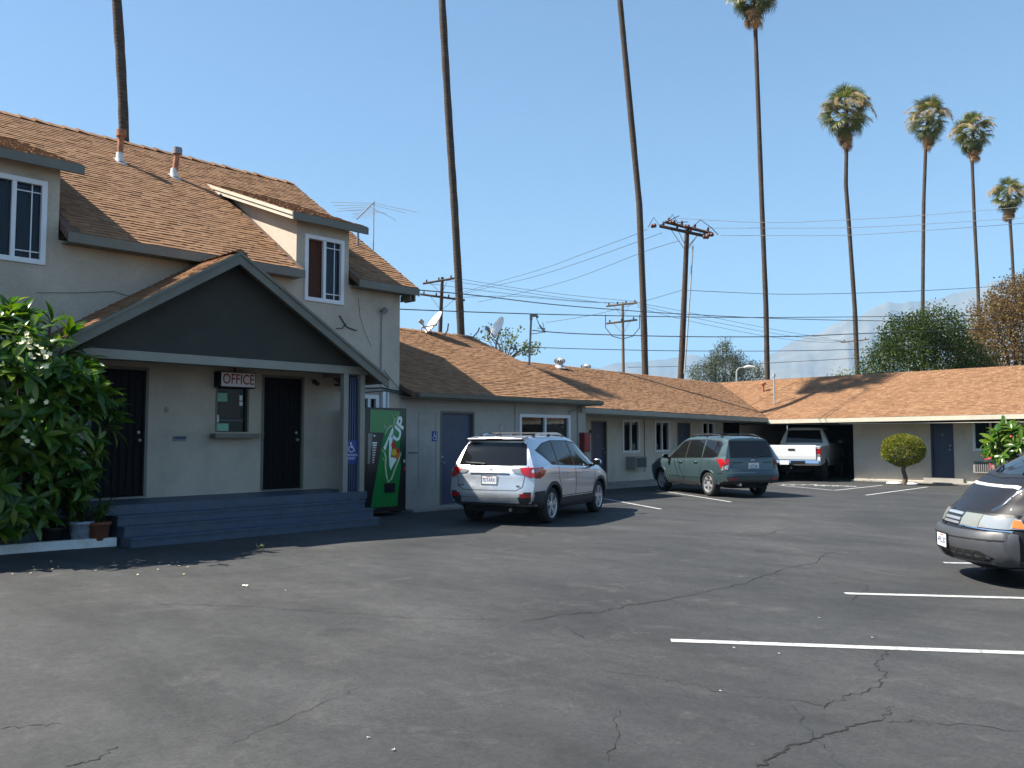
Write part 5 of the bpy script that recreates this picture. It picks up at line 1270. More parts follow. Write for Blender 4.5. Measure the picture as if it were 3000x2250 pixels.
tree('round_tree', 'dense round dark green tree rising above the carport wing roof', gnd(c), 3.2, .16,
     [(c + Vector(o), r) for o, r in (((0,0,-.4),(2.6,2.6,2.2)), (_r*-1.9 + Vector((0,0,-.9)),(1.6,1.6,1.5)), (_r*1.7 + Vector((0,0,-.8)),(1.7,1.7,1.6)), (_r*.6 + Vector((0,0,1.3)),(1.5,1.5,1.2)), (_r*-.8+Vector((0,0,.9)),(1.5,1.5,1.2)), (_r*2.2+Vector((0,0,-1.6)),(1.2,1.2,1.2)))], 'leaf_citrus', 5200, .13, 21)
c = at(2965, 980, 50)
tree('autumn_tree', 'tall tree with dry brown and gold leaves above the carport wing roof', gnd(c), 3.5, .2,
     [(c + Vector(o), r) for o, r in (((0,0,-.5),(2.3,2.3,2.4)), (_r*-1.9+Vector((0,0,-1.2)),(1.5,1.5,1.5)), (_r*1.9+Vector((0,0,.2)),(2.0,2.0,2.0)), (_r*.2+Vector((0,0,2.0)),(1.4,1.4,1.1)), (_r*1.2+Vector((0,0,2.6)),(1.3,1.3,1.0)), (_r*-1.1+Vector((0,0,1.0)),(1.2,1.2,1.1)))], 'leaf_autumn', 4200, .15, 22)
c = at(2125, 1085, 75)
tree('grey_tree', 'far grey-green open tree behind the street lamp', gnd(c), 3.0, .15,
     [(c + Vector(o), r) for o, r in (((0,0,0),(1.6,1.6,1.3)), (_r*-1.9+Vector((0,0,-.4)),(1.3,1.3,.9)), (_r*2.0+Vector((0,0,-.3)),(1.4,1.4,1.0)), (_r*-.2+Vector((0,0,1.5)),(.75,.75,.8)), (_r*.2+Vector((0,0,2.3)),(.32,.32,.5)), (_r*.9+Vector((0,0,1.1)),(.6,.6,.5)), (_r*-.9+Vector((0,0,.9)),(.7,.7,.6)))], 'leaf_grey', 1900, .14, 23)
c = at(2470, 1100, 60); tree('low_tree', 'tip of a low bushy tree just above the ridge beside a palm trunk', gnd(c), 3.4, .08, [(c + Vector((0,0,-1)), (1.0,1.0,1.1))], 'leaf_vine', 260, .15, 24)
# sprawling vine-like shrub behind the annex ridge
def sparse_shrub():
    b = at(1480, 1060, 34); t = thing('sparse_shrub', 'sparse leafy branches poking up behind the second satellite dish', 'shrub', gnd(b)); rnd = random.Random(5)
    MB().tube([gnd(b), b - Vector((0,0,1)), b], [.06, .05, .03], 6).build('stem', 'bark', t); mb = MB()
    for i in range(26):
        u = rnd.uniform(1385, 1590); v = rnd.uniform(955, 1045) if u < 1540 else rnd.uniform(1000, 1050)
        e = at(u, v, 34 + rnd.uniform(-.8, .8)); m = b.lerp(e, .5) + Vector((0, 0, rnd.uniform(0, .3)))
        MB().tube([b, m, e], [.02, .012, .005], 4).build('twig', 'bark', t)
        for k in range(22):
            q = (m.lerp(e, rnd.uniform(.2, 1.05))) + Vector((rnd.gauss(0,.1), rnd.gauss(0,.1), rnd.gauss(0,.1)))
            a = Vector((rnd.gauss(0,1), rnd.gauss(0,1), rnd.gauss(0,.8))).normalized(); bb = a.cross(Vector((rnd.gauss(0,1), rnd.gauss(0,1), 1))).normalized(); l = rnd.uniform(.08, .16)
            mb.add([q, q+a*l*.5+bb*l*.35, q+a*l, q+a*l*.5-bb*l*.35], [(0,1,2,3)])
    mb.build('foliage', 'leaf_vine', t)
sparse_shrub()
# clipped ball on a stem
def topiary():
    p = Vector((-10.40, 30.35, 0)); t = thing('topiary_shrub', 'ball-clipped shrub on a bare stem before the dark blue room door', 'shrub', p); rnd = random.Random(9)
    MB().tube([p, p+Vector((.03,.02,.25)), p+Vector((-.02,-.03,.5)), p+Vector((.02,0,.80))], [.10,.075,.065,.07], 9).build('trunk', 'bark', t)
    c = p + Vector((-.02, 0, 1.18)); mb = MB()
    for _ in range(12000):
        d = Vector((rnd.gauss(0,1), rnd.gauss(0,1), rnd.gauss(0,1))).normalized(); rr = rnd.uniform(.84, 1.01); lump = 1 + .05*math.sin(5*d.x+2)*math.sin(6*d.z+1)
        q = c + Vector((d.x*.69, d.y*.66, d.z*(.53 if d.z > 0 else .54)))*rr*lump
        a = (d*.7 + Vector((rnd.gauss(0,1), rnd.gauss(0,1), rnd.gauss(0,1)))*.7).normalized(); b = a.cross(Vector((rnd.gauss(0,1), rnd.gauss(0,1), rnd.gauss(0,1)))).normalized(); l = rnd.uniform(.035, .07)
        mb.add([q, q+a*l*.5+b*l*.3, q+a*l, q+a*l*.5-b*l*.3], [(0,1,2,3)])
    mb.build('crown', 'leaf_topiary', t)
    for k, o in enumerate(((-.42,.05),(-.25,-.05),(.25,.02))):
        s_ = MB(); s_.lathe([(0,0),(.16,.02),(.14,.07),(.06,.10),(0,.10)], 9, Matrix.Translation(p+Vector((o[0],o[1],0))) @ Matrix.Diagonal((1.3,.8,1,1)))
        tag(s_.build('edging_stone', 'white_paint'), 'whitewashed stone at the foot of the clipped ball shrub', 'stone', 'stones round the clipped shrub')
topiary()

# ------------------------------------------------------------------ plumeria shrubs
leafmat('plumeria_leaf', (.030, .085, .010), (.060, .140, .014), (.17, .235, .028), .30, .38, .5)
pm('petal', (.78, .72, .42), .6); pm('petal_red', (.50, .05, .05), .6)
def long_leaf(L_=.30, w=.075, droop=.25):
    mb = MB(); vs = []; n = 6
    for i in range(n+1):
        t = i/n; ww = w/2*math.sin(math.pi*min(1, t*.92+.06))**.8*(1 if t < .9 else .6); x = L_*t*(1 - .1*t); z = L_*(.12*t - droop*t*t)
        vs += [(x, -ww, z + ww*.35), (x, 0, z), (x, ww, z + ww*.35)]
    mb.add(vs, [f for k in range(n) for f in ((3*k, 3*k+3, 3*k+4, 3*k+1), (3*k+1, 3*k+4, 3*k+5, 3*k+2))], True); return mb
def plumeria(label, base, centre, rad, tips, leaves, leafL, seed, flowers, petal, lo=.0, singles=300):
    rnd = random.Random(seed); base = Vector(base); lobes = centre; centre = Vector(lobes[0][0]); t = thing('plumeria_shrub', label, 'shrub', base)
    proto = long_leaf(leafL, leafL*.27); me = proto.mesh('leaf', 'plumeria_leaf'); L_ = []
    for i, (lc, rad) in enumerate([(Vector(l[0]), l[1]) for l in lobes for _ in range(l[2])]):
        d = Vector((rnd.gauss(0,1), rnd.gauss(0,1), rnd.gauss(.15,1))).normalized()
        if d.z < lo: d.z = abs(d.z)*.4 + lo*.3; d.normalize()
        tip = lc + Vector((d.x*rad[0], d.y*rad[1], d.z*rad[2]))*rnd.uniform(.50, 1.0)**.5
        if i % 9 == 0:
            mid = base.lerp(tip, .5) + Vector((rnd.gauss(0,.12), rnd.gauss(0,.12), .15)); MB().tube([base + Vector((rnd.gauss(0,.1), rnd.gauss(0,.1), 0)), mid, tip], [.035, .028, .018], 6).build('branch', 'bark', t)
        up = (d + Vector((0,0,.9))).normalized(); s1 = up.cross(Vector((.3,.2,1))).normalized(); s2 = up.cross(s1)
        for k in range(leaves):
            az = k*2.399 + rnd.uniform(-.3, .3); el = R(rnd.uniform(-25, 62)); out = (s1*math.cos(az) + s2*math.sin(az)); x = (out*math.cos(el) + up*math.sin(el)).normalized()
            y = up.cross(x); y = y.normalized() if y.length > .01 else s1; z = x.cross(y)
            B = Matrix((x, y, z)).transposed().to_4x4(); sc = rnd.uniform(.45, 1.15)
            L_.append(Matrix.Translation(tip + up*rnd.uniform(-.05, .06)) @ B @ Matrix.Diagonal((sc, sc, sc, 1)))
    L_.sort(key=lambda M: -(M.translation - centre).dot((EYEP - centre).normalized()))
    vis = lambda M: -40 < proj(M.translation)[0] < 3040
    L_.sort(key=lambda M: 0 if vis(M) else 1); inv = inv_of(t)
    for M in L_[:singles]:
        o = bpy.data.objects.new('leaf', me); COL.objects.link(o); o.parent = t; o.matrix_basis = inv @ M
    mb = MB()
    for M in L_[singles:]: mb.add(proto.v, proto.f, True, M)
    stuff(mb.build('leaf_mass', 'plumeria_leaf', t))
    for (p, n) in flowers:
        for k in range(n):
            q = Vector(p) + Vector((rnd.gauss(0,.07), rnd.gauss(0,.07), rnd.gauss(0,.05))); dirn = (EYEP - q).normalized()*.6 + Vector((rnd.gauss(0,.4), rnd.gauss(0,.4), rnd.uniform(.1,.9))); dirn.normalize()
            s1 = dirn.cross(Vector((.1,.2,1))).normalized(); s2 = dirn.cross(s1); fl = MB()
            for j in range(5):
                a = j*1.2566; o = s1*math.cos(a) + s2*math.sin(a); w = dirn.cross(o)
                fl.add([q, q+o*.017+w*.015+dirn*.006, q+o*.036+w*.007+dirn*.014, q+o*.034-w*.009+dirn*.010, q+o*.016-w*.012+dirn*.004], [(0,1,2,3,4)])
            fl.build('flower', petal, t)
fl = [(at(90, 1008, 10.95), 14), (at(125, 1045, 10.95), 9), (at(110, 1165, 11.1), 2), (at(70, 1295, 11.2), 5), (at(15, 1195, 11.1), 3), (at(292, 1052, 11.4), 1)]
plumeria('large plumeria shrub with glossy leaves and pale yellow flowers beside the office porch', (-13.85, 3.9, .08),
         [((-13.65, 3.65, 2.30), (1.40, 1.40, 1.22), 190), ((-13.45, 4.35, 1.95), (.95, .95, .95), 90), ((-13.65, 3.95, 1.10), (1.0, 1.05, .75), 110), ((-13.5, 3.0, 1.3), (1.1, 1.1, 1.0), 90), ((-13.75, 3.9, .62), (.62, 1.15, .42), 90)], None, 0, 12, .36, 31, fl, 'petal', lo=-.8)
p = at(3000, 1315, 25.5)
plumeria('plumeria shrub with pink flowers half hidden by the dark minivan', gnd(p), [(p, (1.0, 1.0, .8), 60)], None, 0, 12, .42, 32, [(at(2893, 1342, 24.9), 6), (at(2903, 1372, 24.9), 4), (at(2962, 1275, 24.9), 2)], 'petal_red', lo=-.5, singles=250)
# planter: kerb, soil, pots
kb = MB()
kp = [(-13.47, 1.0), (-13.47, 3.0), (-13.44, 4.0), (-13.36, 4.7), (-13.22, 5.30)]
for (a, b) in zip(kp[:-1], kp[1:]):
    d = Vector((b[0]-a[0], b[1]-a[1], 0)).normalized(); nn = Vector((-d.y, d.x, 0))*.11
    kb.prism([(a[0], a[1], 0), (b[0], b[1], 0), (b[0]+nn.x, b[1]+nn.y, 0), (a[0]+nn.x, a[1]+nn.y, 0)], (0, 0, .13))
tag(kb.build('planter_kerb', 'white_paint'), 'white painted kerb edging the plumeria bed', 'kerb')
so = MB(); so.prism([(-13.56,1,.0),(-13.56,3,.0),(-13.53,4,.0),(-13.45,4.7,.0),(-13.34,5.32,.0),(-14.89,5.32,.0),(-14.89,1,.0)], (0,0,.09)); structure(so.build('planting_bed', 'soil'))
def pot(label, p, r, h, mat, plant=True, spread=.2, seed=1):
    p = Vector(p); t = thing('potted_plant', label, 'potted plant', p, group='pots in the plumeria bed'); rnd = random.Random(seed)
    MB().lathe([(r*.68,0),(r*.75,.01),(r*.95,h*.82),(r*1.06,h*.84),(r*1.06,h),(r*.92,h),(r*.88,h*.9),(0,h*.88)], 20, Matrix.Translation(p)).build('pot', mat, t)
    mb = MB()
    for i in range(40):
        az = rnd.uniform(0, 6.28); l = spread*rnd.uniform(.5, 1.2); up = rnd.uniform(.3, 1.2); o = Vector((math.cos(az), math.sin(az), 0)); s_ = Vector((-o.y, o.x, 0))*.012
        q0 = p + Vector((0,0,h*.9)); q1 = q0 + o*l*.5 + Vector((0,0,l*up)); q2 = q0 + o*l + Vector((0,0,l*up*.7))
        mb.add([q0-s_, q0+s_, q1+s_*1.6, q1-s_*1.6, q2], [(0,1,2,3),(3,2,4)])
    mb.build('foliage', 'leaf_citrus', t)
pot('squat black pot with a low plant under the plumeria', on_z(190, 1590, .09) + Vector((-.22, -.1, 0)), .17, .22, 'pot_black', seed=3)
pot('blue and white glazed pot under the plumeria', on_z(275, 1588, .09) + Vector((-.24, -.1, 0)), .17, .30, 'pot_glaze', seed=4)
pot('red clay pot with a bushy plant beside the steps', on_z(330, 1586, .09) + Vector((-.26, -.1, 0)), .16, .28, 'pot_clay', spread=.34, seed=5)

# ------------------------------------------------------------------ poles, wires and roof gear
def arm(mb, a, b, w=.06): mb.tube([a, b], w, 4, smooth=False)
def utility_pole(label, top, bot, depth, r, arms, mat='pole_wood', ins=True, braces=True):
    a, b = at(*top, depth), at(*bot, depth); d = (a-b).normalized(); base = b - d*((b.z+.3)/d.z)
    t = thing('utility_pole', label, 'utility pole', (base.x, base.y, 0), 0, 'utility poles behind the motel')
    MB().tube([base, b, a], [r*1.25, r*1.1, r*.8], 10).build('pole', mat, t); c_ = a
    for (p, q, nd) in arms:
        P, Q = at(*p, depth-.2), at(*q, depth-.2); ao = MB().tube([P, Q], .085, 4, smooth=False).build('cross_arm', mat, t)
        for k in range(nd):
            s = P.lerp(Q, (k+.3)/(nd-.4)); MB().lathe([(.02,-.02),(.07,.05),(.05,.10),(.075,.13),(.05,.19),(.02,.22)], 8, Matrix.Translation(s+Vector((0,0,.07)))).build('insulator', 'insulator', ao)
        if braces:
            mid = (P+Q)/2; low = base + d*((mid.z - 1.0 - base.z)/d.z)
            for e in (P.lerp(Q, .22), P.lerp(Q, .78)): MB().tube([e, low], .022, 5).build('brace', 'galv', ao)
    return t
A = utility_pole('big dark leaning utility pole with heavy cross arm and loops of wire', (2013, 672), (1995, 1097), 44, .155, [((1932, 662), (2076, 694), 4), ((1948, 650), (2086, 684), 4)])
AP = lambda u, v: at(u, v, 43.7)
for k, (p, q, m) in enumerate((((1898,666),(1932,661),(1990,632)), ((1955,655),(1985,652),(2015,650)), ((2020,672),(2085,668),(2104,688)))):
    MB().tube([AP(*p), AP((p[0]+q[0])/2, min(p[1], q[1])-24), AP(*q), AP(*m)], .022, 5).build('jumper_wire', 'wire', A)
for (u, v) in ((1912,662),(1918,661),(1966,652),(1974,651),(2008,664),(2016,664),(2078,688),(2086,687),(2064,694),(2072,694)):
    MB().lathe([(.02,-.10),(.11,-.05),(.11,.05),(.02,.10)], 10, Matrix.Translation(AP(u, v)) @ Matrix.Rotation(R(90), 4, 'Y')).build('strain_insulator', 'insulator', A)
MB().tube([AP(2030, 720), AP(2022, 850), AP(2012, 1000), AP(2005, 1095)], .04, 6).build('riser_conduit', 'galv', A)
utility_pole('distant pole with two cross arms behind a palm trunk', (1296, 812), (1289, 985), 66, .15, [((1239, 831), (1332, 815), 3), ((1231, 862), (1362, 880), 4)])
C_ = utility_pole('distant pale pole with two level cross arms and cable loops', (1824, 886), (1826, 1082), 72, .13, [((1776, 897), (1867, 887), 4), ((1776, 948), (1867, 937), 3)], 'pole_wood_pale')
for s in (-1, 1):
    MB().tube([at(1824+s*50, 922, 71.8), at(1824+s*50, 960, 71.8), at(1824+s*30, 985, 71.8), at(1824+s*3, 992, 71.8)], .035, 5).build('drop_cable', 'wire', C_)
utility_pole('far small pole half hidden by a palm trunk', (2506, 992), (2508, 1095), 105, .14, [((2464, 1003), (2545, 994), 3)], 'pole_wood_pale')
def wire(label, pix, d0, d1, r=.014, mat='wire', sag=.0):
    n = len(pix); pts = [at(u, v, d0 + (d1-d0)*i/(n-1)) for i, (u, v) in enumerate(pix)]; fine = []
    for i in range(n-1):
        p0, p1, p2, p3 = pts[max(i-1,0)], pts[i], pts[i+1], pts[min(i+2,n-1)]
        for k in range(6):
            t = k/6; fine.append(.5*((2*p1) + (p2-p0)*t + (2*p0-5*p1+4*p2-p3)*t*t + (3*p1-p0-3*p2+p3)*t**3))
    fine.append(pts[-1]); tag(MB().tube(fine, r, 5).build('overhead_wire', mat), label, 'wire', 'overhead wires')
wire('dark overhead wire running from the office wall below the dormer window', [(1035,900),(1300,911),(1570,920),(1800,925),(2040,929),(2300,930),(2695,926),(3060,920)], 19.5, 38)
wire('dark overhead wire running from the eave corner of the office gable', [(1220,849),(1400,866),(1600,890),(1800,907),(2000,920),(2300,934),(2650,941),(3060,944)], 20, 38)
wire('thick dark overhead wire leaving the service mast on the wing roof', [(1560,968),(1700,978),(1998,986),(2300,986),(2502,978),(2700,971),(3060,957)], 30, 40, .018)
wire('dark overhead wire passing level with the middle of the service mast', [(1560,1017),(1700,1022),(2000,1028),(2300,1028),(2553,1022),(2800,1012)], 30, 42)
wire('lowest dark overhead wire, just above the wing ridge', [(1838,1076),(2098,1071),(2300,1061),(2544,1047),(2760,1030)], 46, 44)
wire('dark overhead wire leaving the middle of the big leaning pole past the palms', [(2000,850),(2150,857),(2300,862),(2500,859),(2695,852),(2933,838),(3060,828)], 44, 44)
wire('overhead wire sagging from the big pole down to the left', [(1998,850),(1895,880),(1750,920),(1600,945)], 44, 60)
wire('topmost of three bright wires running from the big cross arm past the palms', [(1990,640),(2250,652),(2479,644),(2698,631),(3060,601)], 44, 46, .014, 'wire_bright')
wire('middle one of three bright wires running from the big cross arm past the palms', [(2070,668),(2250,668),(2479,667),(2700,657),(3060,634)], 44, 46, .014, 'wire_bright')
wire('lowest of three bright wires running from the big cross arm past the palms', [(2110,690),(2250,690),(2479,689),(2700,676),(3060,650)], 44, 46, .014, 'wire_bright')
DW = 'thin overhead wire descending from the big cross arm towards the two-armed pole'
for pix in ([(1895,672),(1840,695),(1700,747),(1600,784),(1438,832),(1345,860)], [(1940,682),(1700,768),(1560,812),(1430,842),(1345,865)], [(1990,705),(1880,740),(1700,810),(1560,850),(1400,885)]): wire(DW, pix, 44, 66, .014)
BW = 'thin overhead wire between the two distant poles'
for pix in ([(1335,815),(1500,842),(1600,856),(1700,868),(1867,884)], [(1300,820),(1500,850),(1600,866),(1776,888)], [(1250,830),(1500,862),(1700,882),(1800,888)], [(1330,872),(1500,868),(1700,884),(1845,888)]): wire(BW, pix, 66, 72, .016)
RW_ = 'thin overhead wire dropping from the pale pole to the far small pole'
for k, y in enumerate((0, 12, 24)): wire(RW_, [(1867,887+y*.5),(2000,912+y),(2250,962+y),(2400,988+y*.6),(2470,1000)], 72, 105, .018)
# television aerial on the gable end
def aerial():
    b = on_x(1093, 745, -16.2); b = Vector((-16.2, 12.28, 5.98)); t = thing('tv_antenna', 'rooftop television aerial with long rods on a thin mast', 'antenna', b)
    top = b + Vector((0, 0, 1.22)); MB().tube([b - Vector((0,0,.2)), top + Vector((0,0,.05))], .016, 8).build('mast', 'galv', t)
    bd = (_r*-.35 - _f*.93).normalized(); bd = (bd + Vector((0,0,-.75))).normalized()
    MB().tube([top + Vector((0,0,.02)), top + bd*.95], .014, 6).build('boom', 'galv_dull', t)
    bf = (_r*.98 + _f*.15).normalized()
    for k, (s, lr, ll, dz, dl) in enumerate(((.0, 1.05, 1.02, -.22, .02), (.10, .82, .92, -.20, -.02), (.22, .62, .72, -.32, -.04), (.34, .45, .75, -.12, -.06), (.46, .30, .4, -.04, .0), (.58, .3, .25, 0, -.02), (.70, .28, .2, 0, 0), (.82, .3, .18, 0, 0))):
        q = top + bd*s; MB().tube([q, q + _r*lr + Vector((0,0,dz))], .006, 5).build('element', 'galv', t); MB().tube([q, q - _r*ll + Vector((0,0,dl))], .006, 5).build('element', 'galv', t)
aerial()
def dish(label, c, r, base, facing, seed):
    c, base = Vector(c), Vector(base); t = thing('satellite_dish', label, 'satellite dish', base)
    f = Vector(facing).normalized(); q = f.to_track_quat('Z', 'Y').to_matrix().to_4x4(); M = Matrix.Translation(c) @ q
    prof = [(r*k/8, r*.22*(k/8)**2) for k in range(9)] + [(r*1.02, r*.235), (r*1.01, r*.20)] + [(r*k/8, r*.22*(k/8)**2 - .012) for k in range(7, -1, -1)]
    MB().lathe(prof, 28, M).build('reflector', 'dish', t, sharp=50)
    fp = c + f*r*1.05 - (q @ Vector((0, 1, 0)))*r*.55
    MB().tube([c - (q @ Vector((0,1,0)))*r*.95, fp], .022, 6).build('feed_arm', 'galv_dull', t)
    lb = MB().box((-.06,-.05,-.08), (.06,.05,.05), Matrix.Translation(fp) @ q).build('feed_horn', 'galv_dull', t); MB().tube([fp, fp - f*.12], .035, 8).build('horn_cap', 'galv', lb)
    MB().tube([base - Vector((0,0,.1)), base + Vector((0,0,(c.z-base.z)*.5)), c - f*.05], .028, 7).build('mount', 'galv_dull', t)
    MB().tube([base + Vector((.3,.25,-.12)), base.lerp(c, .55)], .012, 5).build('stay', 'galv_dull', t)
AZ = lambda x: AEZ + .427*(AEX - x)
dish('cream satellite dish with a feed arm reaching left on the annex ridge', on_x(1276, 948, ARX+.35), .40, (ARX+.15, 16.55, AZ(ARX+.15)), (_r*-.72 + _f*-.35 + Vector((0,0,.52))), 1)
dish('white satellite dish seen nearly face-on behind the annex gable', on_x(1462, 962, -20.2), .39, (-20.3, 20.6, 4.25), (_r*-.80 + _f*-.42 + Vector((0,0,.40))), 2)
for lab, pix, x in (('bent grey pipe stub on the annex ridge beside a palm trunk', ((1303,992),(1304,980),(1311,968),(1314,948)), ARX+.5), ('bent grey pipe stub at the end of the annex ridge', ((1386,996),(1388,985),(1400,972),(1405,960)), ARX+.3)):
    P = [on_x(u, v, x) for u, v in pix]; tag(MB().tube([P[0]-Vector((0,0,.12))]+P, .022, 7).build('mast_stub', 'galv_dull'), lab, 'pipe')
# service mast with weather head and drip loops on the guest-room wing roof
def service_mast():
    u0 = on_x(1549, 1078, -18.9); z = lz(-18.9, u0.y); b = Vector((-18.9, u0.y, z)); t = thing('service_mast', 'grey electric service mast with drip loops on the wing roof', 'mast', b)
    top = on_x(1556, 935, -18.9); MB().tube([b - Vector((0,0,.15)), top], .035, 8).build('mast', 'galv_dull', t)
    MB().tube([top - Vector((0,0,.02)), top + Vector((0,0,.12)), top + Vector((.10,.14,.14)), top + Vector((.12,.2,.06))], [.05,.07,.06,.04], 9).build('weather_head', 'galv_dull', t)
    for k in range(3):
        P = [top + Vector((.1,.15,.06)), on_x(1575+k*3, 940+k*8, -18.9), on_x(1585+k*4, 962+k*3, -18.9), on_x(1597, 975-k*6, -18.9), on_x(1590-k*8, 945+k*8, -18.9)]
        MB().tube(P, .011, 5).build('drip_loop', 'wire', t)
    MB().tube([top + Vector((0,0,-.5)), on_x(1600, 972, -18.9)], .012, 5).build('span_clamp', 'wire', t)
service_mast()
def turbine(u, v, x, label):
    p = on_x(u, v, x); b = Vector((x, p.y, p.z)); t = thing('turbine_vent', label, 'roof vent', b, group='spinning roof vents')
    MB().tube([b - Vector((0,0,.2)), b + Vector((0,0,.16))], [.13, .12], 16).lathe([(.32,-.06),(.2,.0),(.16,.06)], 16, Matrix.Translation(b)).build('base', 'galv', t)
    for i in range(18):
        a = i*2*math.pi/18; P = []
        for z, r in ((.13,.12),(.19,.18),(.26,.19),(.32,.12)): 
            P += [b + Vector((math.cos(a)*r, math.sin(a)*r, z)), b + Vector((math.cos(a+.22)*(r+.018), math.sin(a+.22)*(r+.018), z))]
        MB().add(P, [(2*k, 2*k+1, 2*k+3, 2*k+2) for k in range(3)], True).build('vane', 'galv', t)
    MB().tube([b + Vector((0,0,.315)), b + Vector((0,0,.335))], [.12,.07], 16).build('crown_plate', 'galv', t); MB().tube([b+Vector((0,0,.15)), b+Vector((0,0,.31))], .09, 12).build('core', 'black_plastic', t)
turbine(1640, 1076, -20.0, 'round turbine roof vent standing on the wing roof'); turbine(1717, 1091, -21.2, 'round turbine roof vent peeping over the wing ridge')
def street_lamp():
    b = at(2155, 1118, 62); b0 = gnd(b); t = thing('street_lamp', 'pale cobra-head street lamp before the grey-green tree', 'street lamp', b0)
    top = at(2158, 1086, 62); MB().tube([b0, top], [.09, .06], 8).build('pole', 'galv', t)
    MB().tube([top, at(2165, 1078, 62), at(2180, 1076, 62)], .035, 7).build('arm', 'galv', t); MB().tube([at(2178, 1077, 62), at(2190, 1074, 62), at(2212, 1075, 62)], [.05, .12, .06], 8).build('lamp_head', 'white_paint', t)
street_lamp()

# ------------------------------------------------------------------ signs, machine, fittings
so_ = thing('office_sign', 'white box sign with red OFFICE lettering over the counter window', 'sign', (X0, 8.05, 2.55))
MB().box((X0+.001, 7.66, 2.555), (X0+.20, 8.40, 2.85)).build('sign_box', 'iron', so_)
MB().box((X0+.2005, 7.70, 2.575), (X0+.206, 8.385, 2.835)).build('sign_face', 'sign_white', so_)
text_mesh('OFFICE', .27, facing_x((X0+.2065, 8.045, 2.705)), depth=.002, bold=.002, width=.63).build('lettering', 'sign_red', so_)
MB().tube([(X0+.06, 8.05, 2.85), (X0+.06, 8.05, 2.94)], .015, 6).build('hanger', 'iron', so_)
def wheelchair(c, h, parent, mat='sign_white'):
    """access symbol facing +X, h high, centred on c"""
    c = Vector(c); k = h/1.0; P = lambda y, z: c + Vector((0, y*k, z*k)); mb = MB()
    def dot(y, z, r): mb.prism([P(y+r*math.cos(a*.524), z+r*math.sin(a*.524)) for a in range(12)], (.002,0,0))
    def seg(a, b, w):
        d = Vector((b[0]-a[0], b[1]-a[1])).normalized(); n = Vector((-d.y, d.x))*w/2; mb.prism([P(a[0]+n.x, a[1]+n.y), P(a[0]-n.x, a[1]-n.y), P(b[0]-n.x, b[1]-n.y), P(b[0]+n.x, b[1]+n.y)], (.002,0,0))
    dot(-.08, .40, .085); seg((-.08,.32), (-.05,-.05), .10); seg((-.06,.12), (.18,.12), .08); seg((-.05,-.03), (.20,-.05), .09); seg((.19,-.03), (.30,-.38), .09); seg((.28,-.38), (.40,-.33), .08)
    n = 16
    for i in range(n):
        a0, a1 = R(130 + 235*i/n), R(130 + 235*(i+1)/n); seg((-.02+.30*math.cos(a0), -.17+.30*math.sin(a0)), (-.02+.30*math.cos(a1), -.17+.30*math.sin(a1)), .075)
    mb.build('access_symbol', mat, parent)
a_ = thing('access_sign', 'larger blue wheelchair access sign with lettering on the porch post screen', 'sign', (-13.6, 9.9, 1.25))
MB().box((-13.664, 9.735, 1.17), (-13.655, 10.035, 1.57)).build('plate', 'sign_blue', a_); wheelchair((-13.6545, 9.875, 1.44), .20, a_)
for i, tx in enumerate(('PARKING', 'ONLY')): text_mesh(tx, .065, facing_x((-13.6545, 9.885, 1.285-i*.065)), depth=.001).build('lettering', 'sign_white', a_)
MB().box((-13.6648, 9.735, 1.12), (-13.656, 10.035, 1.165)).build('lower_plate', 'sign_blue', a_)
p = on_x(1273, 1278, X0)
a_ = thing('restroom_access_sign', 'small blue wheelchair sign on the annex wall beside the blue door', 'sign', (X0, p.y, p.z-.1)); MB().box((X0+.001, p.y-.085, p.z-.115), (X0+.008, p.y+.085, p.z+.115)).build('plate', 'sign_blue', a_); wheelchair((X0+.0085, p.y, p.z), .17, a_)

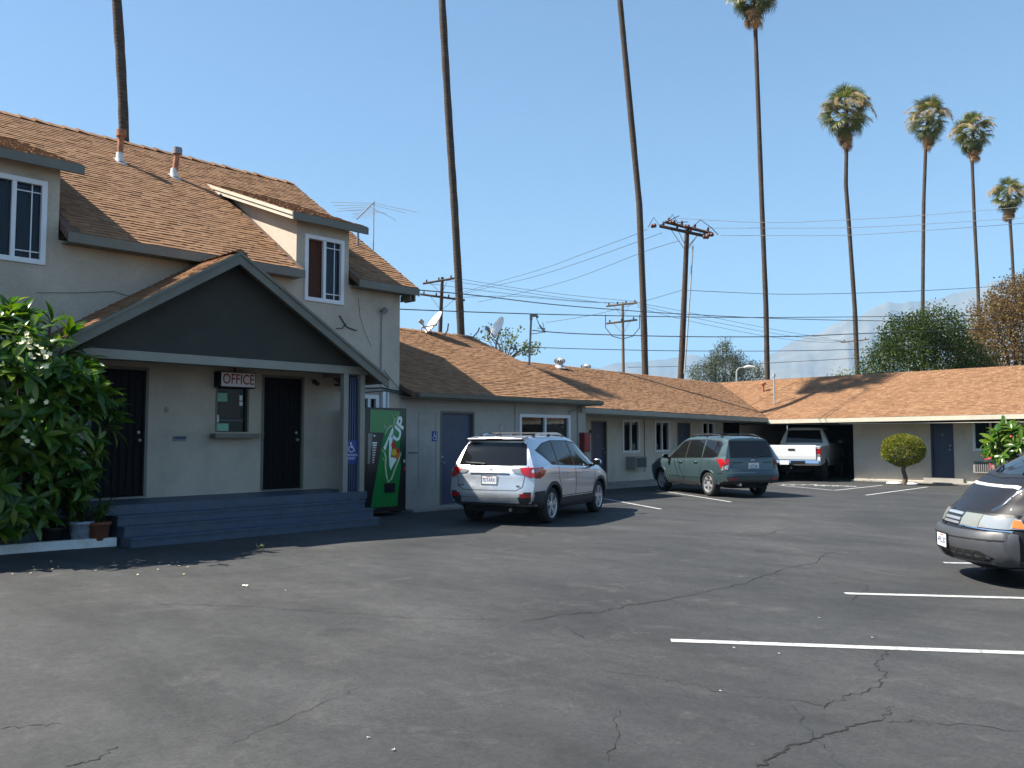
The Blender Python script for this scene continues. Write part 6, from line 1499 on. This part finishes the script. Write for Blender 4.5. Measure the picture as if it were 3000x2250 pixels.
pm('vend_black', (.010, .010, .012), .35); pm('vend_green', (.012, .20, .042), .3, coat=.3); pm('vend_dark_green', (.006, .045, .014), .3); pm('vend_white', (.78, .84, .78), .4); pm('vend_cream', (.50, .56, .34), .4)
pm('vend_red', (.45, .03, .02), .4); pm('vend_yellow', (.62, .45, .03), .4); pm('vend_orange', (.55, .15, .02), .4)
def vending():
    fx = -14.12; y0, y1, z0, z1 = 10.66, 11.62, .08, 2.22
    a, b = on_x(1066, 1193, fx), on_x(1188, 1497, fx); y0, y1, z0, z1 = a.y, b.y, .09, a.z
    t = thing('vending_machine', 'green and black 7UP soft drink machine beside the porch', 'vending machine', (fx-.3, (y0+y1)/2, .05))
    MB().box((fx-.70, y0, z0), (fx, y1, z1)).build('cabinet', 'vend_black', t)
    for yy in (y0+.12, y1-.12): MB().box((fx-.6, yy-.05, .05), (fx-.05, yy+.05, z0)).build('foot', 'vend_black', t)
    Wd, Hd = y1-y0, z1-z0
    P = lambda x, y, d: Vector((fx+d, y0 + (x-30)/600*Wd, z1 - (y-45)/1560*Hd))
    def poly(name, pts, mat, d, th=.003):
        return MB().prism([P(x, y, d) for x, y in pts], (th, 0, 0)).build(name, mat, t)
    poly('front_panel', [(115,75),(612,85),(606,440),(575,760),(560,900),(505,1530),(135,1530),(250,770),(310,420),(115,412)], 'vend_green', .001)
    poly('edge_panel', [(612,86),(606,440),(575,760),(556,930),(520,760),(560,420),(520,90)], 'vend_dark_green', .0045, .002)
    poly('selection_panel', [(80,420),(305,422),(252,760),(215,1000),(80,1000)], 'black_plastic', .001, .006)
    poly('selection_glass', [(85,430),(150,430),(115,880),(85,880)], 'galv_dull', .0075, .002)
    # emblem
    poly('numeral', [(300,650),(430,335),(440,372),(424,600),(408,790),(482,800),(488,832),(405,985),(386,900),(378,780),(380,530),(372,520),(330,690)], 'vend_white', .008, .003)
    M = Matrix.Translation(P(515, 385, .009)) @ Matrix(((0,0,1,0),(1,0,0,0),(0,1,0,0),(0,0,0,1))) @ Matrix.Rotation(R(66), 4, 'Z') @ Matrix.Diagonal((1, .72, 1, 1))
    text_mesh('UP', .42, M, depth=.002, bold=.012, shear=.15).build('lettering', 'vend_white', t)
    def blob(name, x, y, rx, ry, mat, d): poly(name, [(x+rx*math.cos(a*.45), y+ry*math.sin(a*.45)) for a in range(14)], mat, d, .002)
    blob('cherry_spot', 445, 610, 34, 60, 'vend_red', .012); blob('spot', 480, 735, 60, 75, 'vend_orange', .0125); blob('spot', 450, 715, 44, 50, 'vend_yellow', .0148); blob('spot', 505, 690, 26, 40, 'vend_red', .017)
    def stroke(pts, w, mat='vend_cream'):
        a, b = [], []
        for i, p in enumerate(pts):
            p = Vector(p); tn = (Vector(pts[min(i+1, len(pts)-1)]) - Vector(pts[max(i-1, 0)])).normalized(); n = Vector((-tn.y, tn.x))*w/2*(1 if 0 < i < len(pts)-1 else .4); a.append(tuple(p+n)); b.append(tuple(p-n))
        for i in range(len(a)-1):
            pass
        mb = MB()
        for i in range(len(a)-1): mb.prism([P(*a[i], .0105+.0002*i), P(*a[i+1], .0105+.0002*i), P(*b[i+1], .0105+.0002*i), P(*b[i], .0105+.0002*i)], (.0015, 0, 0))
        mb.build('splash', mat, t)
    stroke([(275,670),(320,720),(335,800),(330,930),(350,1080),(372,1168)], 22); stroke([(372,1168),(420,1110),(470,960),(520,830),(555,720)], 22); stroke([(290,790),(310,830),(335,850)], 14)
    stroke([(320,450),(345,380),(385,330),(445,310),(452,215),(500,190),(522,100)], 13); stroke([(305,290),(325,345),(355,330)], 12); stroke([(380,280),(405,320)], 12); stroke([(425,135),(445,200)], 10); stroke([(470,130),(485,165)], 9); stroke([(395,330),(420,300)], 11)
    poly('delivery_door', [(318,1178),(472,1178),(468,1322),(322,1322)], 'vend_black', .006, .004)
    for r_ in range(9): poly('button', [(150,560+r_*36),(212-r_*5,560+r_*36),(210-r_*5,582+r_*36),(148,582+r_*36)], 'vend_white' if r_ < 2 else 'galv', .0078, .003)
    blob('lock', 175, 466, 13, 13, 'vend_white', .008)
    MB().box(P(588, 830, .001), P(612, 880, .02)).build('coin_slot', 'galv', t); MB().box(P(596, 940, .001), P(610, 1000, .02)).build('bill_slot', 'vend_red', t)
vending()
# air conditioners, fire cabinet, camera, door bells
def aircon(axis, a0, a1, z0, z1, plane, label):
    def P(a, z, d): return (plane + d, a, z) if axis == 'x' else (a, plane - d, z)
    c = P((a0+a1)/2, z0, 0); t = thing('air_conditioner', label, 'air conditioner', c); dp = .38
    MB().box(P(a0, z0, .0), P(a1, z1, dp)).build('case', 'ac_grey', t)
    MB().box(P(a0+.04, z0+.04, dp), P(a1-.04, z1-.04, dp+.004)).build('grille_back', 'ac_dark', t)
    n = 9
    for i in range(n):
        a = a0+.06+(a1-a0-.12)*i/(n-1); MB().box(P(a-.008, z0+.04, dp+.004), P(a+.008, z1-.04, dp+.014)).build('fin', 'ac_grey', t)
aircon('x', 24.02, 24.72, .55, .95, WX, 'window-box air conditioner under the first guest-room window')
aircon('y', -8.62, -7.98, .42, .82, WY, 'air conditioner in the wall below the cross-wing window')
fc = thing('fire_cabinet', 'dark red fire extinguisher cabinet on the annex corner', 'fire cabinet', (X0+.05, 18.47, 1.25))
MB().box((X0+.051, 18.34, 1.22), (X0+.22, 18.60, 1.75)).build('case', 'extinguisher_red', fc); MB().box((X0+.221, 18.38, 1.27), (X0+.228, 18.56, 1.70)).build('window', 'sign_red', fc)
cm = thing('security_camera', 'small black camera under the porch ceiling by the office door', 'camera', (X0, 9.72, 2.7)); MB().tube([(X0+.01, 9.76, 2.80), (X0+.2, 9.74, 2.78)], .012, 6).build('bracket', 'iron', cm); MB().tube([(X0+.14, 9.74, 2.74), (X0+.32, 9.70, 2.70)], .045, 10).build('housing', 'black_plastic', cm)
# litter on the lot
pm('litter_grey', (.42, .42, .40), .9); pm('litter', (.72, .70, .62), .9); pm('litter_leaf', (.55, .45, .16), .8)
def scrap(u, v, sx, sy, sz, mat, label, seed):
    rnd = random.Random(seed); p = on_z(u, v); vs = []; n = 5
    for i in range(n):
        for j in range(n): vs.append((p.x + sx*(i/(n-1)-.5) + rnd.uniform(-.008,.008), p.y + sy*(j/(n-1)-.5) + rnd.uniform(-.008,.008), .006 + rnd.random()*sz))
    tag(MB().add(vs, [(i*n+j, (i+1)*n+j, (i+1)*n+j+1, i*n+j+1) for i in range(n-1) for j in range(n-1)]).build('paper_scrap', mat), label, 'litter', 'scraps of litter on the lot')
scrap(762, 1606, .10, .09, .07, 'litter_leaf', 'crumpled yellowish wrapper at the edge of the porch shadow', 1)
scrap(718, 1718, .10, .035, .012, 'litter', 'flat white paper scrap lying on open asphalt before the steps', 2)
for i, (u, v) in enumerate(((1078, 2164), (836, 1731), (1154, 2200), (2150, 1900), (2400, 1812), (2555, 1870), (2110, 2027), (1905, 1607), (2282, 1917))):
    scrap(u, v, .011, .009, .006, 'litter_grey', 'tiny pale crumb of litter on open asphalt', 10+i)
for i in range(20):
    rnd = random.Random(100+i); scrap(rnd.uniform(20, 560), rnd.uniform(1640, 1690), .022, .018, .008, 'petal', 'fallen pale petal under the plumeria shrub', 40+i)

# ------------------------------------------------------------------ air
def haze():
    m = bpy.data.materials.new('haze'); m.use_nodes = True; nt = m.node_tree; nt.nodes.remove(nt.nodes['Principled BSDF'])
    v = nt.nodes.new('ShaderNodeVolumePrincipled'); v.inputs['Color'].default_value = (.36, .66, 1.0, 1); v.inputs['Density'].default_value = HAZE; v.inputs['Anisotropy'].default_value = .0
    nt.links.new(v.outputs[0], nt.nodes['Material Output'].inputs['Volume']); MATS['haze'] = m
    stuff(MB().box((-9500, -3300, -3), (9500, 14500, 1420)).build('haze', 'haze'))
HAZE = 1.25e-4
haze()
